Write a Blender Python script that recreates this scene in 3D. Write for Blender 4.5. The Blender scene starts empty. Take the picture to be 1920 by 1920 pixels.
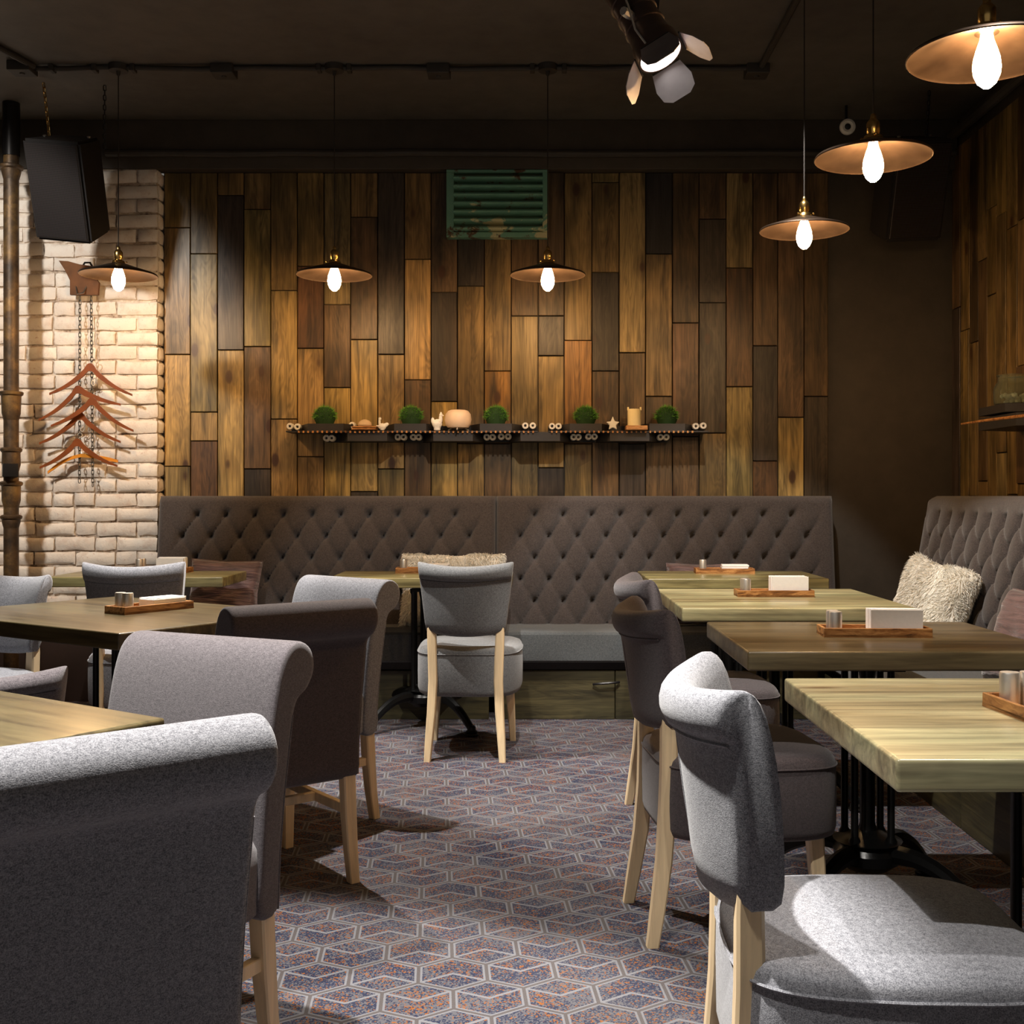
import bpy, bmesh, math, random
from mathutils import Vector, Matrix, noise
random.seed(7)
SC = bpy.context.scene
COL = SC.collection
PI = math.pi

# ------------------------------------------------------------------ camera
F, CX, CY, EYE = 2150.0, 1000.0, 930.0, 1.2
cam_d = bpy.data.cameras.new('camera'); cam = bpy.data.objects.new('camera', cam_d); COL.objects.link(cam)
cam.location = (0, 0, EYE); cam.rotation_euler = (PI/2, 0, 0)
cam_d.sensor_width = 36; cam_d.lens = F/1920*36
cam_d.shift_x = (960-CX)/1920; cam_d.shift_y = (CY-960)/1920
cam_d.clip_start = .05
SC.camera = cam

# ------------------------------------------------------------------ world, exposure
W = bpy.data.worlds.new('world'); SC.world = W; W.use_nodes = True
W.node_tree.nodes['Background'].inputs[0].default_value = (1.0, .93, .84, 1)
W.node_tree.nodes['Background'].inputs[1].default_value = .17
SC.view_settings.view_transform = 'Standard'; SC.view_settings.look = 'None'
SC.view_settings.exposure = 0; SC.view_settings.gamma = 1

BULB = 275          # radiance of the pendant bulbs
def spot(loc, to, power, size=50, blend=.25, r=.03, col=(1, .95, .88)):
    l = bpy.data.lights.new('ceiling_spot_light', 'SPOT'); l.energy = power; l.color = col
    l.spot_size = math.radians(size); l.spot_blend = blend; l.shadow_soft_size = r
    o = bpy.data.objects.new('ceiling_spot_light', l); COL.objects.link(o); o.location = loc
    o.rotation_euler = (Vector(to)-Vector(loc)).to_track_quat('-Z', 'Y').to_euler()
# the room's white track spots, on the ceiling above and behind the camera and down the aisle; two more are added to brighten
spot((-.75, 2.25, 3.3), (-.85, 1.9, .8), 1080, 58)          # left, nearest tables
spot((-1.2, 4.75, 3.3), (-1.0, 4.35, .8), 620, 58)
spot((-1.9, 4.2, 3.3), (-1.8, 5.0, .8), 190, 50)           # added to brighten the chair and table by the bricks          # left, middle tables
spot((-.45, 4.85, 3.3), (-.32, 5.2, .6), 260, 40)          # lone chair
spot((-.25, 1.35, 3.3), (.85, 1.95, .75), 215, 50)
spot((1.25, 2.5, 3.3), (.95, 2.15, .79), 170, 46)           # added overhead to brighten the nearest right table and chair roll
spot((.1, 3.4, 3.3), (.95, 4.5, .75), 380, 52)              # right, third table
spot((.9, 4.6, 3.3), (1.0, 5.9, .75), 190, 50)
spot((-3.1, 3.9, 3.3), (-2.95, 6.73, 1.9), 300, 50, .5, .10, (1, .93, .84))   # brick wall
spot((0.1, 3.6, 3.3), (-.35, 6.3, .65), 200, 38, .5)

# ------------------------------------------------------------------ node helpers
class NT:
    def __init__(s, name, rough=.6, metal=0):
        s.m = bpy.data.materials.new(name); s.m.use_nodes = True; s.t = s.m.node_tree
        s.b = s.t.nodes['Principled BSDF']; s.b.inputs['Roughness'].default_value = rough; s.b.inputs['Metallic'].default_value = metal
    def n(s, typ, **kw):
        x = s.t.nodes.new(typ)
        for k, v in kw.items(): setattr(x, k, v)
        return x
    def put(s, inp, v):
        if isinstance(v, bpy.types.NodeSocket): s.t.links.new(v, inp)
        else: inp.default_value = v
    def math(s, op, a, b=None, c=None, clamp=False):
        x = s.n('ShaderNodeMath', operation=op, use_clamp=clamp); s.put(x.inputs[0], a)
        if b is not None: s.put(x.inputs[1], b)
        if c is not None: s.put(x.inputs[2], c)
        return x.outputs[0]
    def vmath(s, op, a, b=None):
        x = s.n('ShaderNodeVectorMath', operation=op); s.put(x.inputs[0], a)
        if b is not None: s.put(x.inputs[1], b)
        return x
    def coord(s, kind='Object', scale=(1, 1, 1), rnd=False):
        tc = s.n('ShaderNodeTexCoord').outputs[kind]
        v = s.vmath('MULTIPLY', tc, scale).outputs[0]
        if rnd:
            oi = s.n('ShaderNodeObjectInfo').outputs['Random']
            r = s.math('MULTIPLY', oi, 83.0)
            cmb = s.n('ShaderNodeCombineXYZ'); s.put(cmb.inputs[0], r); s.put(cmb.inputs[1], s.math('MULTIPLY', r, 1.7)); s.put(cmb.inputs[2], s.math('MULTIPLY', r, .6))
            v = s.vmath('ADD', v, cmb.outputs[0]).outputs[0]
        return v
    def noise(s, v, scale, detail=3, rough=.5, dist=0):
        x = s.n('ShaderNodeTexNoise'); s.put(x.inputs['Vector'], v); x.inputs['Scale'].default_value = scale
        x.inputs['Detail'].default_value = detail; x.inputs['Roughness'].default_value = rough; x.inputs['Distortion'].default_value = dist
        return x.outputs['Fac']
    def ramp(s, f, stops):
        x = s.n('ShaderNodeValToRGB'); s.put(x.inputs[0], f); e = x.color_ramp.elements
        while len(e) < len(stops): e.new(.5)
        for el, (p, c) in zip(e, stops):
            el.position = p; el.color = (c, c, c, 1) if isinstance(c, (int, float)) else (*c, 1)
        return x.outputs[0]
    def mix(s, f, a, b, mode='MIX'):
        x = s.n('ShaderNodeMix', data_type='RGBA', blend_type=mode)
        s.put(x.inputs[0], f); s.put(x.inputs[6], a if isinstance(a, bpy.types.NodeSocket) else (*a, 1)); s.put(x.inputs[7], b if isinstance(b, bpy.types.NodeSocket) else (*b, 1))
        return x.outputs[2]
    def col(s, c): s.put(s.b.inputs['Base Color'], c if isinstance(c, bpy.types.NodeSocket) else (*c, 1))
    def bump(s, h, strength=.3, dist=.01):
        x = s.n('ShaderNodeBump'); x.inputs['Strength'].default_value = strength; x.inputs['Distance'].default_value = dist
        s.put(x.inputs['Height'], h); s.t.links.new(x.outputs[0], s.b.inputs['Normal'])
    def rough(s, v): s.put(s.b.inputs['Roughness'], v)

def simple(name, c, rough=.6, metal=0, nz=.12, nscale=30, bump=0):
    t = NT(name, rough, metal); v = t.coord('Object', rnd=True); n = t.noise(v, nscale, 4)
    t.col(t.mix(n, tuple(x*(1-nz*1.6) for x in c), tuple(min(1, x*(1+nz*1.6)) for x in c)))
    if bump: t.bump(n, bump, .004)
    return t.m

def fabric(name, dark, light, scale=520, bump=.35, rough=.95, warp=1.0):
    t = NT(name, rough); v = t.coord('Object', rnd=False)
    n1 = t.noise(v, scale, 2, .7); n2 = t.noise(v, scale*.28, 2, .6)
    wv = t.vmath('MULTIPLY', v, (1, 1, 5*warp)).outputs[0]; n3 = t.noise(wv, scale*.22, 2, .6)
    f = t.math('ADD', t.math('MULTIPLY', n1, .6), t.math('ADD', t.math('MULTIPLY', n2, .2), t.math('MULTIPLY', n3, .2)))
    t.col(t.ramp(f, [(.38, dark), (.62, light)]))
    t.bump(f, bump, .0025); t.b.inputs['Specular IOR Level'].default_value = .1
    t.b.inputs['Sheen Weight'].default_value = .25; t.b.inputs['Sheen Roughness'].default_value = .6
    return t.m

def wood_nodes(t, v, axis, c_in, knots=True, gscale=1.0, contrast=1.0):
    """grain runs along `axis`; c_in is a colour socket or tuple"""
    st = [26, 26, 26]; st[axis] = 1.6
    g = t.vmath('MULTIPLY', v, tuple(x*gscale for x in st)).outputs[0]
    n1 = t.noise(g, 1.0, 6, .6, .6)
    st2 = [7, 7, 7]; st2[axis] = .9
    g2 = t.vmath('MULTIPLY', v, tuple(x*gscale for x in st2)).outputs[0]
    n2 = t.noise(g2, 1.0, 3, .5, 2.2)
    rings = t.math('SINE', t.math('MULTIPLY', n2, 60.0))
    f = t.math('ADD', t.math('MULTIPLY', n1, .75), t.math('MULTIPLY', rings, .045*contrast))
    shade = t.ramp(f, [(.20, .30), (.34, .74), (.46, 1.12), (.66, 1.5)])
    c = t.mix(1.0, c_in, shade, 'MULTIPLY')
    fine = t.noise(t.vmath('MULTIPLY', v, tuple(2.0 if i == axis else 110 for i in range(3))).outputs[0], 1.0, 3, .6)
    c = t.mix(.55*min(1, contrast), c, t.mix(1.0, c, t.ramp(fine, [(.3, .45), (.5, 1.0), (.7, 1.35)]), 'MULTIPLY'))
    st3 = [3.2, 3.2, 3.2]; st3[axis] = 1.1
    n3 = t.noise(t.vmath('MULTIPLY', v, tuple(st3)).outputs[0], 1.6, 3, .55)
    stain = t.ramp(n3, [(.44, 0), (.58, .85*contrast)])
    c = t.mix(stain, c, t.mix(1.0, c, (.44, .46, .46), 'MULTIPLY'))
    if knots:
        sk = [7.0, 7.0, 7.0]; sk[axis] = 3.6
        w = t.vmath('MULTIPLY', v, tuple(sk)).outputs[0]
        vo = t.n('ShaderNodeTexVoronoi'); t.put(vo.inputs['Vector'], w); vo.inputs['Scale'].default_value = 1.0
        kr = t.n('ShaderNodeSeparateColor'); t.put(kr.inputs[0], vo.outputs['Color'])
        on = t.math('GREATER_THAN', kr.outputs[0], .50)
        halo = t.ramp(vo.outputs['Distance'], [(.12, .75), (.42, 0)])
        c = t.mix(t.math('MULTIPLY', halo, on), c, t.mix(1.0, c, (.42, .36, .30), 'MULTIPLY'))
        k = t.ramp(vo.outputs['Distance'], [(.04, .95), (.12, .85), (.17, 0)])
        c = t.mix(t.math('MULTIPLY', k, on), c, (.050, .018, .006))
    return c, f

# ------------------------------------------------------------------ materials
def m_plank():
    t = NT('reclaimed_plank', .5); v = t.coord('Object', rnd=True)
    c = t.n('ShaderNodeObjectInfo').outputs['Color']
    c, f = wood_nodes(t, v, 2, c)
    t.col(c); t.bump(f, .35, .003)
    t.rough(t.ramp(f, [(.2, .46), (.8, .30)])); return t.m
PLANK = m_plank()

def m_table():
    t = NT('green_stained_tabletop', .34); v = t.coord('Object', rnd=True)
    st = t.noise(t.vmath('MULTIPLY', v, (.9, 7, 7)).outputs[0], 1.0, 4, .55, .5)
    oc = t.n('ShaderNodeObjectInfo').outputs['Color']
    base = t.mix(1.0, oc, t.ramp(st, [(.3, (.62, .54, .42)), (.48, (.95, .92, .85)), (.68, (1.2, 1.28, 1.2))]), 'MULTIPLY')
    c, f = wood_nodes(t, v, 0, base, knots=False, contrast=.3)
    kv = t.n('ShaderNodeTexVoronoi'); t.put(kv.inputs['Vector'], t.vmath('MULTIPLY', v, (1.6, 5.5, 3)).outputs[0]); kv.inputs['Scale'].default_value = 1.2
    c = t.mix(t.ramp(kv.outputs['Distance'], [(.03, .8), (.12, 0)]), c, (.10, .045, .012))
    t.col(c); t.bump(f, .18, .002)
    t.b.inputs['Coat Weight'].default_value = .35; t.b.inputs['Coat Roughness'].default_value = .22
    return t.m
TABLE = m_table()

def m_lightwood():
    t = NT('beech_wood', .42); v = t.coord('Object', rnd=True)
    c, f = wood_nodes(t, v, 2, (.84, .64, .38), knots=False, gscale=1.4, contrast=.25)
    c2 = t.mix(.65, c, (.86, .66, .41)); t.col(c2); t.bump(f, .08, .001); return t.m
BEECH = m_lightwood()

def m_traywood():
    t = NT('scorched_tray_wood', .45); v = t.coord('Object', rnd=True)
    n = t.noise(t.vmath('MULTIPLY', v, (6, 30, 30)).outputs[0], 1.5, 4, .6, 1.5)
    t.col(t.ramp(n, [(.3, (.06, .02, .006)), (.45, (.32, .13, .035)), (.6, (.55, .27, .09)), (.75, (.3, .12, .03))])); t.bump(n, .15, .001); return t.m
TRAY = m_traywood()

FAB_GREY = fabric('light_grey_wool', (.085, .088, .105), (.36, .365, .40))
FAB_BLUE = fabric('blue_grey_wool', (.055, .057, .062), (.205, .21, .215))
FAB_MAUVE = fabric('mauve_grey_wool', (.048, .041, .047), (.155, .137, .148))
FAB_BROWN = fabric('dark_brown_wool', (.035, .026, .028), (.105, .083, .085))
FAB_BENCH = fabric('dark_taupe_wool', (.034, .028, .0275), (.102, .085, .081), 420, .3)
FAB_SEAT = fabric('bench_seat_wool', (.045, .050, .053), (.125, .135, .14), 420, .3)
def m_velvet():
    t = NT('plum_velvet', .55); v = t.coord('Object'); n = t.noise(t.vmath('MULTIPLY', v, (1.2, 1, 9)).outputs[0], 6, 3, .5, 1.0)
    t.col(t.ramp(n, [(.3, (.05, .025, .028)), (.7, (.19, .105, .105))])); t.bump(n, .5, .02)
    t.b.inputs['Sheen Weight'].default_value = .7; return t.m
VELVET = m_velvet()
FUR = simple('cream_fur', (.94, .87, .76), .95, 0, .14, 60, .5)
CREASE = simple('button_fabric', (.03, .025, .025), .9)

def m_paint(name, c, bump=.25):
    t = NT(name, .6); v = t.coord('Object'); n = t.noise(v, 9, 6, .6); n2 = t.noise(v, 1.3, 3)
    f = t.math('ADD', t.math('MULTIPLY', n, .5), t.math('MULTIPLY', n2, .5))
    t.col(t.ramp(f, [(.35, tuple(x*.75 for x in c)), (.65, tuple(x*1.2 for x in c))])); t.bump(n, bump, .01); return t.m
DARKWALL = m_paint('dark_brown_painted_plaster', (.062, .049, .036))
CEIL = m_paint('charcoal_ceiling_paint', (.115, .102, .086))
PIPEPAINT = m_paint('charcoal_pipe_paint', (.050, .043, .036), .1)

def m_brick():
    t = NT('white_painted_brick', .8); v = t.coord('Object', rnd=True)
    n = t.noise(v, 14, 6, .65); n2 = t.noise(v, 45, 5, .7)
    rnd = t.n('ShaderNodeObjectInfo').outputs['Random']
    c = t.mix(rnd, (.78, .70, .62), (.92, .85, .76))
    c = t.mix(t.ramp(n, [(.5, 0), (.72, .7)]), c, (.66, .50, .40))
    c = t.mix(t.ramp(n2, [(.62, 0), (.74, .8)]), c, (.45, .22, .14))
    t.col(c); t.bump(t.math('ADD', n, t.math('MULTIPLY', n2, .5)), .7, .008); return t.m
BRICK = m_brick()
def m_mortar():
    t = NT('painted_mortar', .9); v = t.coord('Object'); n = t.noise(v, 22, 6, .7); n2 = t.noise(v, 6, 3)
    t.col(t.ramp(t.math('ADD', t.math('MULTIPLY', n, .6), t.math('MULTIPLY', n2, .4)), [(.36, (.10, .065, .045)), (.46, (.48, .39, .31)), (.6, (.78, .70, .60))]))
    t.bump(n, .8, .012); return t.m
MORTAR = m_mortar()

def m_carpet():
    t = NT('cube_pattern_carpet', .95); t.b.inputs['Specular IOR Level'].default_value = .05
    tc = t.n('ShaderNodeTexCoord').outputs['Object']
    sx = t.n('ShaderNodeSeparateXYZ'); t.put(sx.inputs[0], tc)
    ph = math.radians(4.8); w = .1712
    u = t.math('ADD', t.math('MULTIPLY', sx.outputs[0], math.cos(ph)/w), t.math('MULTIPLY', sx.outputs[1], math.sin(ph)/w))
    v = t.math('ADD', t.math('MULTIPLY', sx.outputs[0], -math.sin(ph)/w), t.math('MULTIPLY', sx.outputs[1], math.cos(ph)/w))
    u = t.math('ADD', u, .0465/w + .5 + 40); v = t.math('ADD', v, -2.74/w + .866 + 34.641016*2)
    S3 = 3**.5
    def cell(ou, ov):
        a = t.math('SUBTRACT', t.math('FLOORED_MODULO', t.math('ADD', u, ou), 1.0), .5)
        b = t.math('SUBTRACT', t.math('FLOORED_MODULO', t.math('ADD', v, ov), S3), S3/2)
        d = t.math('ADD', t.math('MULTIPLY', a, a), t.math('MULTIPLY', b, b)); return a, b, d
    a1, b1, d1 = cell(0, 0); a2, b2, d2 = cell(.5, S3/2)
    pick = t.math('LESS_THAN', d1, d2)
    def sel(x, y): 
        m = t.n('ShaderNodeMix', data_type='FLOAT'); t.put(m.inputs[0], pick); t.put(m.inputs[2], y); t.put(m.inputs[3], x); return m.outputs[0]
    gx = sel(a1, a2); gy = sel(b1, b2)
    idx = t.math('SUBTRACT', u, gx); idy = t.math('SUBTRACT', v, gy)
    cid = t.n('ShaderNodeCombineXYZ'); t.put(cid.inputs[0], t.math('ROUND', t.math('MULTIPLY', idx, 2))); t.put(cid.inputs[1], t.math('ROUND', t.math('MULTIPLY', idy, 1.1547)))
    wn = t.n('ShaderNodeTexWhiteNoise', noise_dimensions='2D'); t.put(wn.inputs['Vector'], cid.outputs[0])
    sg = t.math('SUBTRACT', t.math('MULTIPLY', t.math('GREATER_THAN', wn.outputs['Value'], .42), 2), 1)
    ax = t.math('ABSOLUTE', gx); ay = t.math('ABSOLUTE', gy)
    hd = t.math('SUBTRACT', .5, t.math('MAXIMUM', ax, t.math('ADD', t.math('MULTIPLY', ax, .5), t.math('MULTIPLY', ay, .8660254))))
    cd = t.math('MULTIPLY', t.math('ABSOLUTE', t.math('SUBTRACT', t.math('MULTIPLY', gy, sg), t.math('MULTIPLY', ax, .57735))), .866)
    L = (.165, .165, .18); Bn = (.085, .075, .075)
    # speckled fill
    pv = t.n('ShaderNodeTexVoronoi'); t.put(pv.inputs['Vector'], tc); pv.inputs['Scale'].default_value = 260
    sp = t.n('ShaderNodeSeparateColor'); t.put(sp.inputs[0], pv.outputs['Color'])
    lown = t.noise(tc, 9, 3, .6)
    dens = t.ramp(lown, [(.38, .03), (.70, .27)])
    grn = t.noise(tc, 5, 3, .6)
    fill = t.mix(t.math('GREATER_THAN', sp.outputs[1], t.ramp(grn, [(.4, .7), (.65, .25)])), (.026, .030, .056), (.095, .093, .105))
    fill = t.mix(t.math('LESS_THAN', sp.outputs[0], dens), fill, (.23, .078, .02))
    line2 = t.math('LESS_THAN', cd, .026)
    c = t.mix(line2, fill, L)
    c = t.mix(t.math('LESS_THAN', hd, .058), c, L)
    c = t.mix(t.math('LESS_THAN', hd, .026), c, Bn)
    wear = t.noise(tc, 1.1, 4, .6)
    c = t.mix(t.ramp(wear, [(.4, 0), (.8, .3)]), c, (.16, .15, .145))
    t.col(c); t.bump(t.noise(tc, 500, 2), .6, .004); return t.m
CARPET = m_carpet()

BLACKIRON = simple('black_cast_iron', (.012, .012, .012), .28, .6, .1, 40, .15)
BLACKMETAL = simple('black_metal', (.02, .018, .018), .35, .5)
SHELFMETAL = simple('dark_grey_painted_metal', (.035, .032, .032), .5, .2, .15, 20, .1)
BRASS = simple('brass', (.80, .52, .18), .25, 1)
CHROME = simple('brushed_steel', (.80, .76, .70), .42, .85, .06)
ZINC = simple('zinc_plated_steel', (.55, .53, .50), .35, 1, .1)
WHITE = simple('white_ceramic', (.86, .82, .76), .4)
PAPER = simple('white_napkin_paper', (.92, .90, .87), .85, 0, .03, 80, .1)
SALMON = simple('beige_ceramic', (.82, .60, .42), .45, 0, .06)
STONE = simple('sand_stone', (.62, .45, .28), .8, 0, .1)
CANDLE = simple('ivory_wax', (.90, .76, .42), .5, 0, .04)
HANGER = simple('mahogany_hanger_wood', (.22, .06, .015), .3, 0, .25, 12)
HANGER2 = simple('orange_hanger_wood', (.80, .30, .03), .3, 0, .1, 12)
RUSTPLATE = simple('rusty_brown_plate', (.14, .055, .018), .8, 0, .35, 18, .3)
def m_rustpipe():
    t = NT('rusty_cast_pipe', .5, .35); v = t.coord('Object'); n = t.noise(v, 7, 6, .65); 
    t.col(t.ramp(n, [(.34, (.035, .024, .016)), (.5, (.10, .06, .03)), (.66, (.26, .15, .05))])); t.bump(n, .5, .01); return t.m
RUSTPIPE = m_rustpipe()
SPKR = simple('black_speaker_cabinet', (.012, .010, .010), .6)
def m_grille():
    t = NT('speaker_grille', .55, .3); v = t.coord('Object'); vo = t.n('ShaderNodeTexVoronoi'); t.put(vo.inputs['Vector'], t.vmath('MULTIPLY', v, (110, 0, 110)).outputs[0])
    vo.inputs['Scale'].default_value = 1; vo.inputs['Randomness'].default_value = 0
    t.col(t.ramp(vo.outputs['Distance'], [(.25, (.004, .004, .004)), (.4, (.035, .028, .028))])); return t.m
GRILLE = m_grille()
def m_green():
    t = NT('peeling_green_paint', .55); v = t.coord('Object'); n = t.noise(v, 9, 6, .7); n2 = t.noise(v, 5, 5, .6, .5)
    c = t.mix(n, (.09, .26, .19), (.20, .42, .32))
    c = t.mix(t.ramp(n, [(.56, 0), (.62, 1)]), c, (.09, .045, .02))
    c = t.mix(t.ramp(n2, [(.60, 0), (.63, 1)]), c, (.55, .55, .33)); t.col(c); t.bump(n, .5, .005); return t.m
GREEN = m_green()
LEAF = simple('green_artificial_grass', (.11, .32, .035), .6, 0, .35, 60)
def m_emit(name, c, s):
    t = NT(name); t.b.inputs['Emission Color'].default_value = (*c, 1); t.b.inputs['Emission Strength'].default_value = s
    t.b.inputs['Base Color'].default_value = (*c, 1); return t.m
BULBM = m_emit('glowing_bulb', (1.0, .60, .27), BULB)
LENS = m_emit('glowing_lens', (1, .97, .92), 60)
def m_shade():
    t = NT('aged_copper_shade', .42, .85); v = t.coord('Object', rnd=True); n = t.noise(v, 12, 5)
    t.col(t.ramp(n, [(.3, (.05, .032, .022)), (.7, (.09, .06, .042))])); return t.m
SHADE = m_shade()
def m_glass():
    t = NT('greenish_jar_glass', .03); t.b.inputs['Transmission Weight'].default_value = .95; t.b.inputs['IOR'].default_value = 1.3
    t.b.inputs['Base Color'].default_value = (.78, .86, .72, 1); return t.m
GLASS = m_glass()
PLINTH = None
def m_plinth():
    t = NT('green_stained_plinth_boards', .5); v = t.coord('Object', rnd=True)
    c, f = wood_nodes(t, v, 0, (.075, .062, .026), knots=False, contrast=.8); t.col(c); t.bump(f, .2, .002); return t.m
PLINTH = m_plinth()
CORD = simple('dark_fabric_cord', (.03, .025, .022), .8)
FLAP = simple('satin_barn_door', (.35, .32, .33), .35, .8)
SPOTBODY = simple('black_lacquered_lamp_body', (.13, .09, .075), .28, .7)

# ------------------------------------------------------------------ mesh helpers
def place(o, name_label=None): return o
def mesh_obj(name, verts, faces, mat, parent=None, smooth=True, angle=35, loc=None, rot=None):
    me = bpy.data.meshes.new(name); me.from_pydata([tuple(v) for v in verts], [], faces); me.update()
    bm = bmesh.new(); bm.from_mesh(me); bmesh.ops.recalc_face_normals(bm, faces=bm.faces); bm.to_mesh(me); bm.free()
    return fin(name, me, mat, parent, smooth, angle, loc, rot)
def fin(name, me, mat, parent=None, smooth=True, angle=35, loc=None, rot=None):
    me.materials.append(mat)
    if smooth:
        for p in me.polygons: p.use_smooth = True
        me.set_sharp_from_angle(angle=math.radians(angle))
    o = bpy.data.objects.new(name, me); COL.objects.link(o)
    if parent: o.parent = parent
    if loc is not None: o.location = loc
    if rot is not None: o.rotation_euler = rot
    return o
class MB:
    def __init__(s): s.v = []; s.f = []
    def add(s, v, f, M=None):
        k = len(s.v); s.v += [(M @ Vector(p)) if M else Vector(p) for p in v]; s.f += [tuple(i+k for i in q) for q in f]; return s
    def box(s, x0, x1, y0, y1, z0, z1, M=None, bev=0):
        if bev:
            bm = bmesh.new(); bmesh.ops.create_cube(bm, size=1)
            for p in bm.verts: p.co = Vector((x0+(p.co.x+.5)*(x1-x0), y0+(p.co.y+.5)*(y1-y0), z0+(p.co.z+.5)*(z1-z0)))
            bmesh.ops.bevel(bm, geom=list(bm.edges), offset=bev, segments=1 if bev < .004 else 3, affect='EDGES', profile=.6)
            bm.verts.ensure_lookup_table(); bm.verts.index_update()
            v = [p.co.copy() for p in bm.verts]; f = [tuple(q.index for q in fc.verts) for fc in bm.faces]; bm.free()
            return s.add(v, f, M)
        v = [(x, y, z) for x in (x0, x1) for y in (y0, y1) for z in (z0, z1)]
        return s.add(v, [(0, 1, 3, 2), (4, 6, 7, 5), (0, 4, 5, 1), (2, 3, 7, 6), (0, 2, 6, 4), (1, 5, 7, 3)], M)
    def lathe(s, prof, n=24, M=None, c=(0, 0), cap=True):
        v = []; f = []; m = len(prof)
        for i in range(n):
            a = 2*PI*i/n
            for r, z in prof: v.append((c[0]+r*math.cos(a), c[1]+r*math.sin(a), z))
        for i in range(n):
            j = (i+1) % n
            for k in range(m-1): f.append((i*m+k, j*m+k, j*m+k+1, i*m+k+1))
        if cap:
            if prof[0][0] > 1e-6: f.append(tuple(i*m for i in range(n))[::-1])
            if prof[-1][0] > 1e-6: f.append(tuple(i*m+m-1 for i in range(n)))
        return s.add(v, f, M)
    def tube(s, pts, r, n=8, M=None, closed=False, sq=None):
        pts = [Vector(p) for p in pts]; rs = r if isinstance(r, (list, tuple)) else [r]*len(pts)
        v = []; f = []; L = len(pts); up = None
        for i, p in enumerate(pts):
            if closed: d = pts[(i+1) % L]-pts[i-1]
            else: d = pts[min(i+1, L-1)]-pts[max(i-1, 0)]
            d.normalize()
            if up is None: up = Vector((0, 0, 1)) if abs(d.z) < .9 else Vector((0, 1, 0))
            a = d.cross(up); a.normalize(); b = a.cross(d); b.normalize(); up = b
            for k in range(n):
                t = 2*PI*k/n + (PI/4 if n == 4 else 0)
                v.append(p + (a*math.cos(t)+b*math.sin(t))*rs[i])
        for i in range(L if closed else L-1):
            j = (i+1) % L
            for k in range(n):
                q = (k+1) % n; f.append((i*n+k, i*n+q, j*n+q, j*n+k))
        if not closed: f.append(tuple(range(n))[::-1]); f.append(tuple((L-1)*n+k for k in range(n)))
        return s.add(v, f, M)
    def prism(s, poly, y0, y1, M=None):
        """poly in (x, z), extruded along y"""
        n = len(poly); v = [(x, y0, z) for x, z in poly]+[(x, y1, z) for x, z in poly]
        f = [tuple(range(n)), tuple(range(n, 2*n))[::-1]]+[(i, n+i, n+(i+1) % n, (i+1) % n) for i in range(n)]
        return s.add(v, f, M)
    def build(s, name, mat, parent=None, smooth=True, angle=35, loc=None, rot=None):
        return mesh_obj(name, s.v, s.f, mat, parent, smooth, angle, loc, rot)

def tag(o, label=None, cat=None, group=None, kind=None):
    if label: o['label'] = label
    if cat: o['category'] = cat
    if group: o['group'] = group
    if kind: o['kind'] = kind
    return o
def empty(name, loc=(0, 0, 0), rz=0, label=None, cat=None, group=None):
    o = bpy.data.objects.new(name, None); COL.objects.link(o); o.location = loc; o.rotation_euler = (0, 0, rz); o.empty_display_size = .05
    return tag(o, label, cat, group)
def dup(root, loc, rz=0, label=None, mat=None):
    kids = {}
    for ob in root.children_recursive: kids.setdefault(ob.parent.name, []).append(ob)
    def cp(o, par):
        c = o.copy(); COL.objects.link(c)
        if par: c.parent = par
        if mat and c.type == 'MESH' and o.material_slots and o.material_slots[0].material in mat:
            c.material_slots[0].link = 'OBJECT'; c.material_slots[0].material = mat[o.material_slots[0].material]
        for k in kids.get(o.name, []): cp(k, c)
        return c
    r = cp(root, None); r.location = loc; r.rotation_euler = (root.rotation_euler.x, root.rotation_euler.y, rz)
    if label: r['label'] = label
    return r
def at(px, py, Y): return Vector(((px-CX)*Y/F, Y, EYE-(py-CY)*Y/F))
def RX(a): return Matrix.Rotation(a, 4, 'X')
def RY(a): return Matrix.Rotation(a, 4, 'Y')
def RZ(a): return Matrix.Rotation(a, 4, 'Z')
def T(x, y, z): return Matrix.Translation((x, y, z))

# ------------------------------------------------------------------ the room
WB = 6.80; WR = 2.47; CH = 3.41
tag(MB().box(-4.3, 2.7, -2.0, 7.0, -.1, 0).build('floor', CARPET, smooth=False), kind='structure')
tag(MB().box(-4.3, 2.7, -2.0, 7.0, CH, CH+.1).build('ceiling', CEIL, smooth=False), kind='structure')
wall_back = tag(MB().box(-2.2, 2.6, WB+.03, 7.0, 0, CH).build('wall_back', DARKWALL, smooth=False), kind='structure')
tag(MB().box(-4.3, WR+.02, WB-.07, WB+.03, 3.12, CH, bev=.006).build('trim_1', DARKWALL), kind='structure')
tag(MB().box(-4.4, -4.3, -2.0, 7.0, 0, CH).build('wall_far_left', DARKWALL, smooth=False), kind='structure')
wall_right = tag(MB().box(WR+.03, 2.7, -2.0, 7.0, 0, CH).build('wall_right', DARKWALL, smooth=False), kind='structure')

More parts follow.
